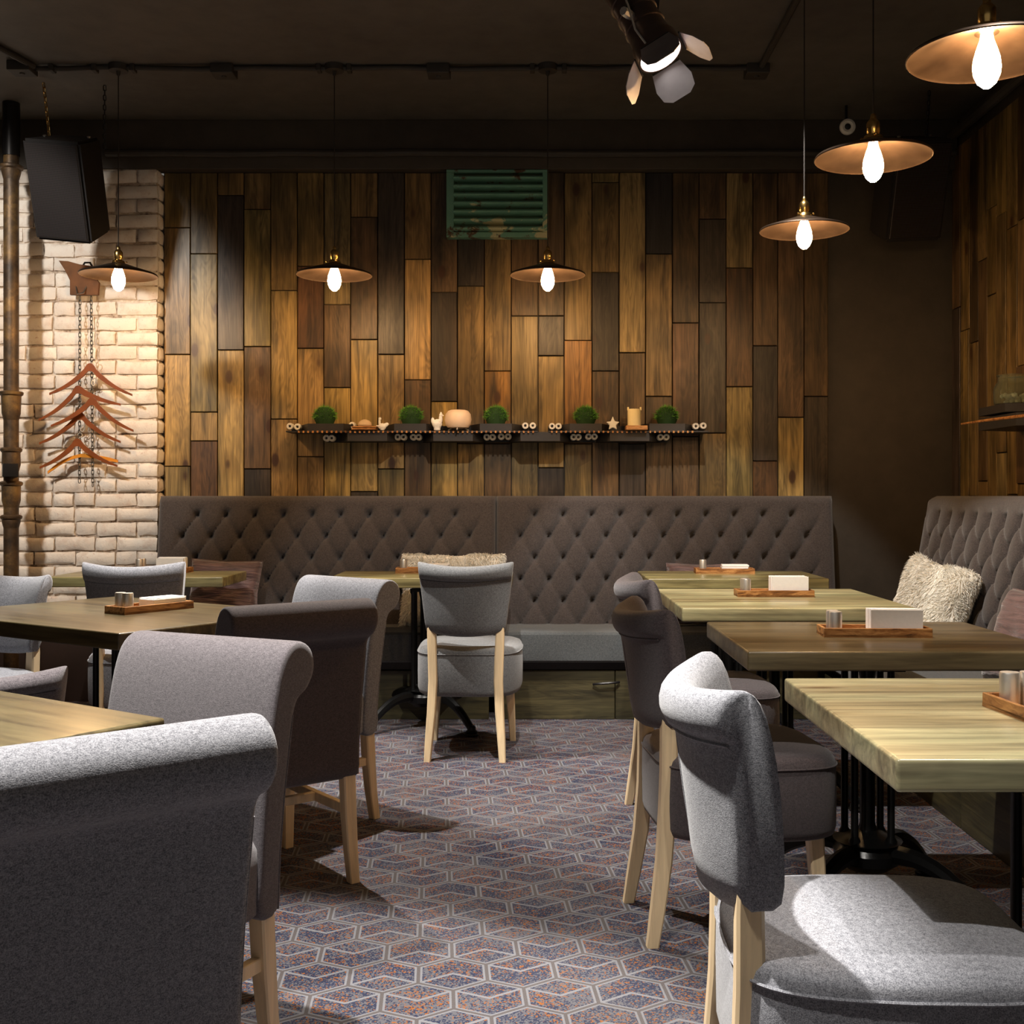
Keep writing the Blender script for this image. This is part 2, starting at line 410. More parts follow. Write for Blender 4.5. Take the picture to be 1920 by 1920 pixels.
TONE = {'L': (.43, .275, .090), 'G': (.32, .225, .085), 'M': (.26, .165, .058), 'B': (.140, .083, .036), 'D': (.066, .047, .032), 'K': (.024, .020, .018), 'R': (.135, .066, .028), 'O': (.34, .17, .04)}
bounds = [307, 356.4, 407.3, 456.8, 507.3, 557, 606.8, 657, 708, 758, 808, 857.5, 908, 958.5, 1009, 1058, 1110, 1161, 1210.5, 1261, 1311, 1362, 1412, 1459, 1508, 1554]
cols = ['355M 1080M 1720L 1900G', '505M 1410G 1575L 1900R', '170M 1055D 1900L', '250M 1035G 1735B 1900D', '715M 1450L 1900L', '575M 1045R 1665L 1900M',
        '795G 1270B 1900L', '295M 995B 1865L 1900D', '1080D 1735L 1900G', '535M 1225L 1900B', '725B 1350D 1900L', '690D 1590M 1900L', '1175M 1590O 1900B',
        '860B 1900G', '860B 1088D 1728L 1900D', '1000M 1590O 1900M', '95G 610M 1175D 1900B', '1070G 1590B 1900D', '505K 1320M 1900B', '900B 1550R 1900B',
        '305B 785D 1530D 1900M', '585G 1265R 1900G', '1030B 1690D 1900R', '1440B 1900L', '1320B 1900D']
def plank(parent, x0, x1, z0, z1, tone, M=None, y=None):
    """a board with its own face; built in its own frame"""
    th = random.uniform(.020, .030); cx, cz = (x0+x1)/2, (z0+z1)/2; g = .0028
    b = MB().box(x0-cx+g, x1-cx-g, -th, 0, z0-cz+g, z1-cz-g, bev=.0022)
    o = b.build('plank', PLANK, parent, smooth=False)
    k = random.uniform(.88, 1.12); c = TONE[tone]
    o.color = (c[0]*k, c[1]*k*random.uniform(.96, 1.04), c[2]*k*random.uniform(.9, 1.1), 1)
    o.matrix_basis = (M or Matrix()) @ T(cx, 0, cz)
    return o
YF = WB+.03
Zt = 3.12
for i, c in enumerate(cols):
    x0 = (bounds[i]-CX)*WB/F; x1 = (bounds[i+1]-CX)*WB/F; zp = Zt
    for tok in c.split():
        z = EYE-(310+int(tok[:-1])/3.048-CY)*WB/F
        if int(tok[:-1]) == 1900: z = .95 if tok[-1] else z
        plank(wall_back, x0, x1, max(z, .95), zp, tok[-1], T(0, YF, 0)); zp = z
# right wall planks: local x runs along world -Y (towards the camera), face looks to -X
Mr = T(WR+.03, 6.78, 0) @ RZ(-PI/2)
xx = 0
seq = 'GMBMLGDMGBMLMGRMBGLMMDGBML'
rr = random.Random(5)
while xx < 3.6:
    z = Zt+.12; 
    while z > .95:
        ln = rr.uniform(.35, 1.3); z0 = max(.95, z-ln)
        if z0-.95 < .12: z0 = .95
        plank(wall_right, xx, xx+.13, z0, z, rr.choice('MMMMGBBMD'), Mr); z = z0
    xx += .13
# dark reveal batten where the planks stop on the back wall, and painted pipe runs
def pipe_run(name, pts, r, label, cat='pipe'):
    o = MB().tube(pts, r, 10).build(name, PIPEPAINT); tag(o, label, cat); return o
def wob(p0, p1, n, amp=.006):
    p0, p1 = Vector(p0), Vector(p1); return [p0.lerp(p1, i/n)+Vector((0, 0, random.uniform(-amp, amp))) for i in range(n+1)]
pipe_run('painted_cable_pipe', wob((-2.5, WB-.095, 3.205), (WR, WB-.095, 3.205), 14, .004), .022, 'dark painted pipe running above the plank wall at the back', 'pipe')
pipe_run('painted_cable_pipe', wob((WR-.03, WB-.1, 3.30), (WR-.03, 2.0, 3.30), 10, .002), .03, 'dark painted pipe under the ceiling along the right plank wall', 'pipe')

# brick wall, left: every brick a piece
BX1 = -2.205; BYF = 6.73
wall_left = tag(MB().box(-4.3, BX1-.012, BYF+.012, 7.0, 0, 3.12).build('wall_left', MORTAR, smooth=False), kind='structure')
tag(MB().box(-4.3, BX1+.01, BYF-.035, BYF+.0, 0, .36, bev=.004).build('baseboard_left', simple('dark_red_brown_board', (.045, .025, .018), .5)), kind='structure')
br = random.Random(11)
def brick_mesh(L, H, D, seed):
    r = random.Random(seed); v = []; f = []
    xs = [0, .12, .5, .88, 1]; zs = [0, .22, .78, 1]
    for j, z in enumerate(zs):
        for i, x in enumerate(xs):
            edge = (i in (0, 4)) or (j in (0, 3)); jy = r.uniform(-.0015, .003)
            y = -D + (.008+r.uniform(0, .006) if edge else jy)
            v.append(((x-.5)*L + r.uniform(-.004, .004), y+r.uniform(-.0025, .0025), (z-.5)*H + r.uniform(-.0042, .0042)))
    nx = 5
    for j in range(3):
        for i in range(4): f.append((j*nx+i, j*nx+i+1, (j+1)*nx+i+1, (j+1)*nx+i))
    b = len(v); loop = [i for i in range(5)]+[j*nx+4 for j in range(1, 4)]+[3*nx+i for i in (3, 2, 1, 0)]+[nx*2, nx]
    for k in loop: v.append((v[k][0], 0, v[k][2]))
    n = len(loop)
    for k in range(n): f.append((loop[k], b+k, b+(k+1) % n, loop[(k+1) % n]))
    return v, f
PITCH = .0862
row = 0; z = 3.118-PITCH/2
cache = {}
while z > .38:
    x = BX1; first = True
    while x > -3.72:
        if first: L = .245 if row % 2 else .125
        else: L = br.choice([.245, .245, .245, .125, .235, .18])
        first = False
        key = (L, br.randrange(5))
        if key not in cache:
            v, f = brick_mesh(L-.011, PITCH-.013, .026, hash(key) & 1023); o0 = mesh_obj('brick', v, f, BRICK, wall_left, True, 50); cache[key] = o0.data; o = o0
        else:
            o = bpy.data.objects.new('brick', cache[key]); COL.objects.link(o); o.parent = wall_left
        o.location = (x-L/2+.002, BYF+.016+br.uniform(-.005, .005), z+br.uniform(-.004, .004)); o.rotation_euler = (br.uniform(-.02, .02), br.uniform(-.012, .012), br.uniform(-.02, .02))
        x -= L
    # the return of the wall: brick ends seen from the side
    o = mesh_obj('brick', *brick_mesh(.115, PITCH-.013, .02, row), BRICK, wall_left, True, 50); o.location = (BX1-.010, BYF+.085, z); o.rotation_euler = (0, 0, PI/2)
    z -= PITCH; row += 1

# ------------------------------------------------------------------ tufted benches
def tuft_panel(name, width, z0, z1, button_rows, margin_l, parent, mat, rowoff, puff=.038, lean=.10, depth=.12):
    """front faces -Y; local x from 0 to width; returns part + list of buttons"""
    res = .0115; nx = int(width/res); nz = int((z1-z0)/res); PX, PZ = .1645, .1225
    ztop = button_rows[0]; v = []; f = []
    def ybase(z): return -(z1-z)/(z1-z0)*lean
    sL = margin_l; sR = width-margin_l
    def H(s, z):
        A = (s-rowoff)/PX; Bv = (ztop-z)/(2*PZ)
        a = A-Bv; b = A+Bv           # '/' creases: b const, '\\' creases: a const
        sa = abs(math.sin(PI*a)); sb = abs(math.sin(PI*b))
        db = abs(b-round(b))*PX*.83; da = abs(a-round(a))*PX*.83     # distance to the '/' and '\\' creases
        h = .80+.20*math.sqrt(sa*sb)-.50*math.exp(-(db/.0075)**1.3)-.18*math.exp(-(da/.010)**1.5)-.22*math.exp(-db/.03)
        ms = min(1, max(0, (s-sL+.06)/.06))*min(1, max(0, (sR+.06-s)/.06)); mt = min(1, max(0, (ztop+.055-z)/.055))
        m = ms*mt
        flat = .85
        if z > ztop: flat = .85-.12*max(0, 1-abs(math.sin(PI*A))*5)*max(0, 1-(z-ztop)/.09)
        # button dimple
        bi = round((ztop-z)/PZ); 
        if 0 <= bi < len(button_rows):
            off = 0 if bi % 2 == 0 else .5
            ci = round(A-off)+off; dx = (A-ci)*PX; dz = ztop-bi*PZ-z
            xs = rowoff+ci*PX
            if sL-.02 < xs < sR+.02: g_ = .95*math.exp(-((dx*dx+dz*dz)**.5/.020)**1.4); h -= g_; flat -= g_
        e = 1.0
        d = min(s, width-s)
        rz = z1-z
        edge = 1-max(0, 1-d/.03)**2*.9-max(0, 1-rz/.035)**2*1.0
        return puff*((1-m)*flat+m*h)*max(edge, -.3)
    for j in range(nz+1):
        z = z0+(z1-z0)*j/nz
        for i in range(nx+1):
            s = width*i/nx; v.append((s, ybase(z)-H(s, z), z+(0 if j < nz else 0)))
    for j in range(nz):
        for i in range(nx):
            k = j*(nx+1)+i; f.append((k, k+1, k+nx+2, k+nx+1))
    # sides, top and rear
    b = len(v); rim = [j*(nx+1) for j in range(nz+1)]+[nz*(nx+1)+i for i in range(1, nx+1)]+[j*(nx+1)+nx for j in range(nz-1, -1, -1)]+[i for i in range(nx-1, 0, -1)]
    for k in rim: p = v[k]; v.append((p[0], depth, p[2]-(0.004 if p[2] > z1-.001 else 0)))
    n = len(rim)
    for k in range(n): f.append((rim[k], rim[(k+1) % n], b+(k+1) % n, b+k))
    f.append(tuple(b+k for k in range(n)))
    o = mesh_obj(name, v, f, mat, parent, True, 60)
    # buttons
    first = None
    for bi, z in enumerate(button_rows):
        off = 0 if bi % 2 == 0 else .5
        k = 0
        while True:
            xs = rowoff+(k+off-1)*PX; k += 1
            if xs < sL-.02: continue
            if xs > sR+.02: break
            if first is None:
                first = MB().lathe([(0, .006), (.007, .004), (.010, -.002), (.009, -.006)], 8).build('button', mat, parent); bo = first
            else: bo = bpy.data.objects.new('button', first.data); COL.objects.link(bo); bo.parent = parent
            bo.location = (xs, ybase(z)-H(xs, z)-.002, z); bo.rotation_euler = (PI/2, 0, 0)
    return o
ROWS = [1.09-.1225*i for i in range(5)]
def bench_unit(x0, w, rowoff, label):
    r = empty('tufted_bench', (x0, 6.62, 0), 0, label, 'bench', 'tufted benches along the walls')
    tuft_panel('backrest', w, .46, 1.2, ROWS, rowoff-.09, r, FAB_BENCH, rowoff)
    MB().box(.004, w-.004, -.52, .02, .31, .475, bev=.03).build('seat', FAB_SEAT, r)
    MB().box(.02, w-.02, -.44, .1, .265, .31).build('seat_rail', BLACKMETAL, r, smooth=False)
    n = 3
    for i in range(n):
        a = .02+(w-.04)*i/n; MB().box(a+.002, a+(w-.04)/n-.002, -.46, -.43, 0.0, .262, bev=.003).build('panel', PLINTH, r)
    MB().box(.03, w-.03, -.43, .1, 0, .27).build('base', BLACKMETAL, r, smooth=False)
    return r
def bx(px, Y=6.55): return (px-CX)*Y/F
L0 = bx(293); L1 = bx(930); R1 = bx(1566)
b1 = bench_unit(L0, L1-L0-.004, bx(365)-L0, 'left half of the dark tufted bench under the plank wall')
b2 = bench_unit(L1, R1-L1, bx(1002)-L1, 'right half of the dark tufted bench under the plank wall')
hp = at(1137, 1284, 6.13)
h = MB().tube([(-.07, 0, .0), (-.04, -.02, .006), (.04, -.02, .012), (.07, 0, .012)], .007, 6).build('handle', BLACKMETAL, b2, loc=(hp.x-L1, -.475, hp.z))
# right-hand bench: faces -X
rb = empty('tufted_bench', (2.13, 6.08, 0), -PI/2, 'dark tufted bench running along the right plank wall', 'bench', 'tufted benches along the walls')
tuft_panel('backrest', 3.9, .46, 1.2, ROWS, .10, rb, FAB_BENCH, .19, .05, .13, .28)
MB().box(.0, 3.9, -.62, .02, .31, .475, bev=.03).build('seat', FAB_SEAT, rb)
MB().box(.02, 3.88, -.56, .1, .265, .31).build('seat_rail', BLACKMETAL, rb, smooth=False)
for i in range(4): MB().box(.02+.965*i, .98+.965*i, -.59, -.56, 0, .262, bev=.003).build('panel', PLINTH, rb)
MB().box(.03, 3.87, -.56, .1, 0, .27).build('base', BLACKMETAL, rb, smooth=False)

# ------------------------------------------------------------------ tables
def table_base(r, w, d):
    """cast iron pedestal"""
    cx, cy = w/2, d/2
    MB().box(cx-.24, cx+.24, cy-.035, cy+.035, .722, .735).box(cx-.035, cx+.035, cy-.24, cy+.24, .718, .733).build('mounting_plate', BLACKIRON, r, smooth=False)
    for k in range(4):
        a = PI/4+k*PI/2; x, y = cx+.075*math.cos(a), cy+.075*math.sin(a)
        MB().lathe([(.018, .17), (.018, .20), (.011, .21), (.011, .69), (.016, .70), (.016, .72)], 10, c=(x, y)).build('column', BLACKIRON, r)
    MB().lathe([(.03, .14), (.034, .2), (.022, .24), (.022, .66), (.03, .70), (.03, .72)], 14, c=(cx, cy)).build('column', BLACKIRON, r)
    MB().lathe([(.02, .10), (.06, .105), (.095, .13), (.10, .16), (.085, .18), (.10, .19), (.06, .205), (.03, .22)], 20, c=(cx, cy)).build('hub', BLACKIRON, r)
    for k in range(4):
        a = PI/4+k*PI/2; pts = []; rs = []
        for i in range(11):
            t = i/10; rad = .05+.32*t; z = .155+.02*math.sin(t*PI)-.125*t**2.2
            pts.append((cx+rad*math.cos(a), cy+rad*math.sin(a), z)); rs.append(.030-.012*t)
        m = MB().tube(pts, rs, 8); ex, ey = cx+.37*math.cos(a), cy+.37*math.sin(a)
        m.lathe([(.032, 0), (.036, .008), (.028, .014), (.030, .022), (.022, .03), (.02, .045), (.012, .052)], 12, c=(ex, ey)); m.build('foot', BLACKIRON, r)
TT = .79
def table(x0, y0, w, d, label, col, rz=0):
    r = empty('pedestal_table', (x0, y0, 0), rz, label, 'table', 'wooden tables on cast iron pedestals')
    o = MB().box(0, w, 0, d, TT-.052, TT, bev=.007).build('tabletop', TABLE, r, True, 40)
    o.color = (*col, 1); table_base(r, w, d); return r  # one wood for all; tints differ to put light and shade into colour
table(.565, 1.784, .86, .80, 'wooden table tinted pale for light, nearest the camera on the right, with knots', (.55, .49, .30))
table(.565, 3.02, .84, .72, 'brown varnished table darkened for shade, second from the camera on the right', (.17, .125, .065))
table(.545, 4.20, .86, .87, 'green-stained table tinted pale for light, third from the camera on the right', (.55, .50, .29))
table(.569, 5.69, .90, .58, 'green-stained table against the right half of the back bench', (.36, .31, .14))
table(-1.03, 5.74, .92, .52, 'green-stained table behind the lone chair in the middle', (.36, .31, .14))
table(-2.47, 5.80, .90, .48, 'green-stained table in front of the white brick wall', (.40, .35, .17))
aL = math.radians(146)      # u = (-.83, .56)
# left tables: corner, long side along u, other side along v
def ltable(cx, cy, w, d, label, col, vsign):
    u = Vector((-.829, .559, 0)); vv = Vector((.559, .829, 0))*vsign
    # origin so that the local x axis = -u (pointing right/down), local y axis = +v (pointing up-right)
    if vsign > 0: org = Vector((cx, cy, 0))+u*w
    else: org = Vector((cx, cy, 0))+u*w+vv*d
    return table(org.x, org.y, w, d, label, col, math.atan2(-.559, .829))
ltable(-.68, 2.12, .80, .80, 'brown table corner nearest the camera on the left', (.115, .093, .046), -1)
ltable(-1.236, 3.417, 1.10, .80, 'brown varnished table turned at an angle, middle of the left side', (.11, .083, .04), 1)

# ------------------------------------------------------------------ trays, shakers, napkins
def tray(x, y, rz, where, shakers=2, nap=True, slump=0, L=.31, nmode=0, flip=False):
    r = empty('wooden_tray', (x, y, TT), rz, 'scorched wooden condiment tray on '+where, 'tray', 'condiment trays on the tables')
    MB().box(-L/2, L/2, -.055, .055, 0, .008).build('tray_bottom', TRAY, r, smooth=False)
    for a in ((-L/2, L/2, -.055, -.047), (-L/2, L/2, .047, .055), (-L/2, -L/2+.008, -.047, .047), (L/2-.008, L/2, -.047, .047)):
        MB().box(*a, 0.0, .027, bev=.0012).build('tray_side', TRAY, r, smooth=False)
    M = T(x, y, TT) @ RZ(rz)
    s = -1 if not flip else 1
    for k in range(shakers):
        p = M @ Vector((s*(L/2-.040-.0*k), -.020+.040*k, .0085))
        so = MB().lathe([(.0185, 0), (.019, .002), (.019, .060), (.0175, .0635), (.0, .0645)], 24).build('shaker', CHROME, None, loc=p)
        holes = MB()
        for q in range(5): holes.lathe([(.0012, 0), (.0012, .0006)], 6, c=(.008*math.cos(q*1.256), .008*math.sin(q*1.256)))
        tag(so, ('front ' if k == 0 else 'rear ')+'steel shaker in the tray on '+where, 'shaker', 'steel shakers in the trays')
    if nap:
        b = MB(); n = 9; rn = random.Random(int(x*100+y*10))
        for i in range(n):
            if nmode == 0: # thick upright block of leaves
                yy = -.040+.080*i/n; hh = .070+rn.uniform(-.003, .004)
                b.box(-.070+rn.uniform(-.002, .002), .076+rn.uniform(-.003, .003), yy, yy+.0086, 0, hh)
            else:
                zz = i*.0042; q = rn.uniform(-.004, .004)
                b.box(-.07+q, .075+q+rn.uniform(-.01, 0), -.042+q, .042+q, zz, zz+.0037)
        p = M @ Vector((-s*.055, 0, .0085))
        no = b.build('napkin_stack', PAPER, None, True, 30, loc=p, rot=(0, 0, rz+(rn.uniform(-.05, .05))))
        tag(no, 'stack of white paper napkins in the tray on '+where, 'napkins', 'napkin stacks in the trays')
tray(.945, 2.09, math.radians(95), 'the pale table nearest the camera', flip=True)
tray(1.00, 3.37, math.radians(-3), 'the dark table second on the right')
tray(.985, 4.70, math.radians(-1), 'the pale table third on the right', nmode=0)
tray(1.015, 6.10, math.radians(-2), 'the table against the right back bench', nmode=1, shakers=1)
tray(-.58, 6.15, math.radians(2), 'the table behind the lone middle chair', nmode=1)
tray(-2.0, 6.17, math.radians(-4), 'the table by the brick wall', nmode=0)
tray(-1.37, 4.10, math.radians(57), 'the angled table on the left', nmode=1, L=.30)

# ------------------------------------------------------------------ chairs
def loft(rings, closed_ring=True, caps=True):
    v = []; f = []; n = len(rings[0])
    for r in rings: v += [Vector(p) for p in r]
    for i in range(len(rings)-1):
        for k in range(n if closed_ring else n-1):
            q = (k+1) % n; f.append((i*n+k, i*n+q, (i+1)*n+q, (i+1)*n+k))
    if caps: f.append(tuple(range(n))[::-1]); f.append(tuple((len(rings)-1)*n+k for k in range(n)))
    return v, f
def catmull(pts, per=3):
    out = []; n = len(pts)
    for i in range(n):
        p0, p1, p2, p3 = [Vector(pts[(i+k) % n]) for k in (-1, 0, 1, 2)]
        for k in range(per):
            t = k/per; out.append(.5*((2*p1)+(-p0+p2)*t+(2*p0-5*p1+4*p2-p3)*t*t+(-p0+3*p1-3*p2+p3)*t**3))
    return out
def make_barrel_chair(loc, rz, fab, label, ztop=.905):
    """low chair with a short curved rolled back, splayed beech legs"""
    r = empty('dining_chair', loc, rz, label, 'chair', 'upholstered dining chairs')
    zb = .575; H = ztop-zb
    prof = [(.030, .0), (.036, .06), (.034, .14), (.026, .22), (.010, .290), (-.010, .322), (-.034, .328), (-.054, .310), (-.060, .280), (-.052, .256), (-.040, .246), (-.038, .18), (-.036, .10), (-.030, .0), (0, -.010)]
    prof = catmull([(a, b*H/.33) for a, b in prof], 2)
    rings = []; NU = 17
    ends = [.955, .985, 1.0]
    us = [-1, -.985, -.955]+[-.9+1.8*i/(NU-1) for i in range(NU)]+[.955, .985, 1]
    for u in us:
        sc = {1: .66, .985: .90, .955: .985}.get(round(abs(u), 3), 1.0)
        ring = []
        for y, z in prof:
            ym, zm = -.01, H*.5
            t = z/H
            wz = .182+.036*min(1, max(0, t))
            yy = ym+(y-ym)*sc; 
            zz = z if sc > .99 else zm+(z-zm)*(.9+.1*sc)
            if t < .1: zz += .018*(u*u)
            x = wz*u; curv = (.050+.028*t)*u*u
            dip = -.020*(1-u*u)*max(0, t-.5)*2
            ring.append((x, -.235-.038*t+curv+yy, zb+zz+dip))
        rings.append(ring)
    v, f = loft(rings); mesh_obj('backrest', v, f, fab, r, True, 55)
    # seam under the roll and the vertical rear seam
    pts = []
    for i in range(21):
        u = -.95+1.9*i/20; t = .246/.33; pts.append(((.182+.036*t)*u, -.235-.038*t+(.050+.028*t)*u*u-.042, zb+.246*H/.33-.020*(1-u*u)*(t-.5)*2))
    MB().tube(pts, .0028, 5).build('seam', fab, r)
    MB().tube([(0, -.235-.038*t-(.0295+.008*min(1, t*2.2)), zb+t*H-.020*max(0, t-.5)*2) for t in (.04, .2, .4, .55, .7)], .0022, 5).build('seam', fab, r)
    # seat: thick rounded cushion with rear cut-outs for the legs
    rings = []
    for z, k, dz in [(.285, .93, 0), (.292, .975, 0), (.31, .995, 0), (.40, 1.0, 0), (.475, .995, 0), (.492, .98, 0), (.503, .95, 0), (.512, .86, 0), (.520, .6, 0), (.524, .25, 0)]:
        ring = []
        for i in range(48):
            a = 2*PI*i/48; c, s = math.cos(a), math.sin(a); p = .42
            x = .232*abs(c)**p*(1 if c > 0 else -1); y = .245*abs(s)**(p if s > 0 else .62)*(1 if s > 0 else -1)
            x *= (1.06 if y > 0 else 1.0+.06*(y+.245)/.245)
            ring.append((x*k, y*k+.02, z))
        rings.append(ring)
    v, f = loft(rings); mesh_obj('seat', v, f, fab, r, True, 60)
    pts = []
    for i in range(48):
        a = 2*PI*i/48; c, s = math.cos(a), math.sin(a); p = .42
        x = .232*abs(c)**p*(1 if c > 0 else -1); y = .245*abs(s)**(p if s > 0 else .62)*(1 if s > 0 else -1); x *= (1.06 if y > 0 else 1.0+.06*(y+.245)/.245)
        pts.append((x*.998, y*.998+.02, .478))
    MB().tube(pts, .003, 5, closed=True).build('piping', fab, r)
    for sx in (-1, 1):
        P = [(.156, -.205, .64), (.156, -.205, .575), (.152, -.204, .46), (.149, -.207, .36), (.155, -.218, .22), (.164, -.236, .10), (.170, -.252, .0)]
        W = [(.018, .019), (.020, .021), (.021, .022), (.021, .022), (.020, .021), (.018, .019), (.015, .016)]
        rings = []
        for (x, y, z), (a, b) in zip(P, W):
            c = .004
            rings.append([(sx*x+p*a-(c if p*q else 0)*0, y+q*b, z) for p, q in ((-1, -.75), (-.75, -1), (.75, -1), (1, -.75), (1, .75), (.75, 1), (-.75, 1), (-1, .75))])
        v, f = loft(rings); mesh_obj('leg', v, f, BEECH, r, True, 40)
        P = [(.175, .19, .31), (.182, .195, .2), (.188, .20, .1), (.192, .206, 0)]
        W = [(.022, .022), (.020, .020), (.017, .017), (.014, .014)]
        rings = [[(sx*x+p*a, y+q*b, z) for p, q in ((-1, -.75), (-.75, -1), (.75, -1), (1, -.75), (1, .75), (.75, 1), (-.75, 1), (-1, .75))] for (x, y, z), (a, b) in zip(P, W)]
        v, f = loft(rings); mesh_obj('leg', v, f, BEECH, r, True, 40)
    return r
def make_scroll_chair(loc, rz, fab, label, lean=.055):
    """tall chair, upholstered down past the seat, back rolled over at the top"""
    r = empty('scroll_back_chair', loc, rz, label, 'chair', 'upholstered dining chairs')
    zb = .33; zt = .885
    # profile (y, z) anticlockwise; +y is the sitter's side
    P = [(-.140, zb), (-.146, .45), (-.160, .60), (-.180, .72), (-.198, .80), (-.220, .855), (-.252, .882), (-.288, .884), (-.318, .864), (-.330, .832), (-.322, .800), (-.300, .778), (-.272, .762),
         (-.257, .73), (-.245, .66), (-.228, .56), (-.214, .44), (-.208, zb)]
    prof = catmull(P, 3)
    hw = .235; rings = []
    cy = sum(p[0] for p in prof)/len(prof); cz = sum(p[1] for p in prof)/len(prof)
    for u, sc in [(-1, .0), (-.998, .6), (-.985, .86), (-.955, .97), (-.9, 1), (-.45, 1.0), (0, 1.0), (.45, 1.0), (.9, 1), (.955, .97), (.985, .86), (.998, .6), (1, .0)]:
        k = 1-sc; ring = []
        for y, z in prof:
            # pull each point inward towards the mid line of the panel by up to 12 mm
            t = min(1, max(0, (z-.80)/.03))
            my, mz = (-.174-(z-.33)*.11, z) if z < .79 else (-.268, .826)
            d = Vector((my-y, mz-z)); L = d.length or 1
            d = d/L*min(L, .014*k if sc else .017)
            ring.append((hw*u, y+d.x, z+d.y+(.012*k if z < zb+.01 else 0)))
        rings.append(ring)
    v, f = loft(rings); mesh_obj('backrest', v, f, fab, r, True, 50)
    # seams along both side edges
    for sx in (-1, 1):
        MB().tube([(sx*(hw-.001), y+.006, z) for y, z in P[13:]]+[], .0022, 5).build('seam', fab, r)
    rings = []
    for z, k in [(.33, .97), (.336, .995), (.35, 1.0), (.44, 1.0), (.468, .99), (.484, .96), (.494, .88), (.50, .6), (.502, .2)]:
        ring = []
        for i in range(40):
            a = 2*PI*i/40; c, s = math.cos(a), math.sin(a); p = .22
            ring.append((.235*k*abs(c)**p*(1 if c > 0 else -1), .225*k*abs(s)**p*(1 if s > 0 else -1)+.05, z))
        rings.append(ring)
    v, f = loft(rings); mesh_obj('seat', v, f, fab, r, True, 60)
    def sq(P, W): return loft([[(x+p*a, y+q*a, z) for p, q in ((-1, -.8), (-.8, -1), (.8, -1), (1, -.8), (1, .8), (.8, 1), (-.8, 1), (-1, .8))] for (x, y, z), a in zip(P, W)])
    for sx in (-1, 1):
        mesh_obj('leg', *sq([(sx*.205, -.182, .35), (sx*.207, -.190, .2), (sx*.208, -.200, .1), (sx*.208, -.218, 0)], [.021, .020, .018, .016]), BEECH, r, True, 40)
        mesh_obj('leg', *sq([(sx*.205, .235, .35), (sx*.205, .235, .2), (sx*.205, .235, 0)], [.021, .020, .016]), BEECH, r, True, 40)
        MB().box(sx*.205-.011, sx*.205+.011, -.20, .22, .205, .235, bev=.002).build('stretcher', BEECH, r)
    MB().box(-.195, .195, .01, .032, .206, .234, bev=.002).build('stretcher', BEECH, r)
    return r
R_ = math.radians
make_barrel_chair((-.30, 5.43, 0), R_(-2), FAB_BLUE, 'lone grey curved-back chair seen from behind in the middle of the room')
make_barrel_chair((-1.735, 5.17, 0), R_(3), FAB_GREY, 'grey curved-back chair tucked in by the white brick wall', .92)
make_barrel_chair((.535, 1.875, 0), R_(-92), FAB_GREY, 'light grey curved-back chair nearest the camera on the right', .92)
make_barrel_chair((.55, 3.25, 0), R_(-84), FAB_BROWN, 'dark brown curved-back chair at the dark table on the right')
make_barrel_chair((.63, 4.31, 0), R_(-88), FAB_MAUVE, 'mauve curved-back chair farthest back in the right row')
make_barrel_chair((-2.21, 4.43, 0), R_(160), FAB_GREY, 'light grey chair at the left frame edge behind the angled table', .89)
make_barrel_chair((-1.36, 2.90, 0), R_(10), FAB_MAUVE, 'mauve low-backed chair between the two left tables', .80)
make_scroll_chair((-.752, 1.718, 0), R_(41), FAB_GREY, 'light grey scroll-back chair in the near left corner, seen from behind')
make_scroll_chair((-.837, 2.338, 0), R_(154), FAB_MAUVE, 'mauve scroll-back chair facing the camera at the nearest left table')
make_scroll_chair((-.858, 3.61, 0), R_(38), FAB_BROWN, 'dark brown scroll-back chair seen from behind on the left')
make_scroll_chair((-.89, 4.23, 0), R_(142), FAB_GREY, 'light grey scroll-back chair facing the camera beyond the dark brown one')

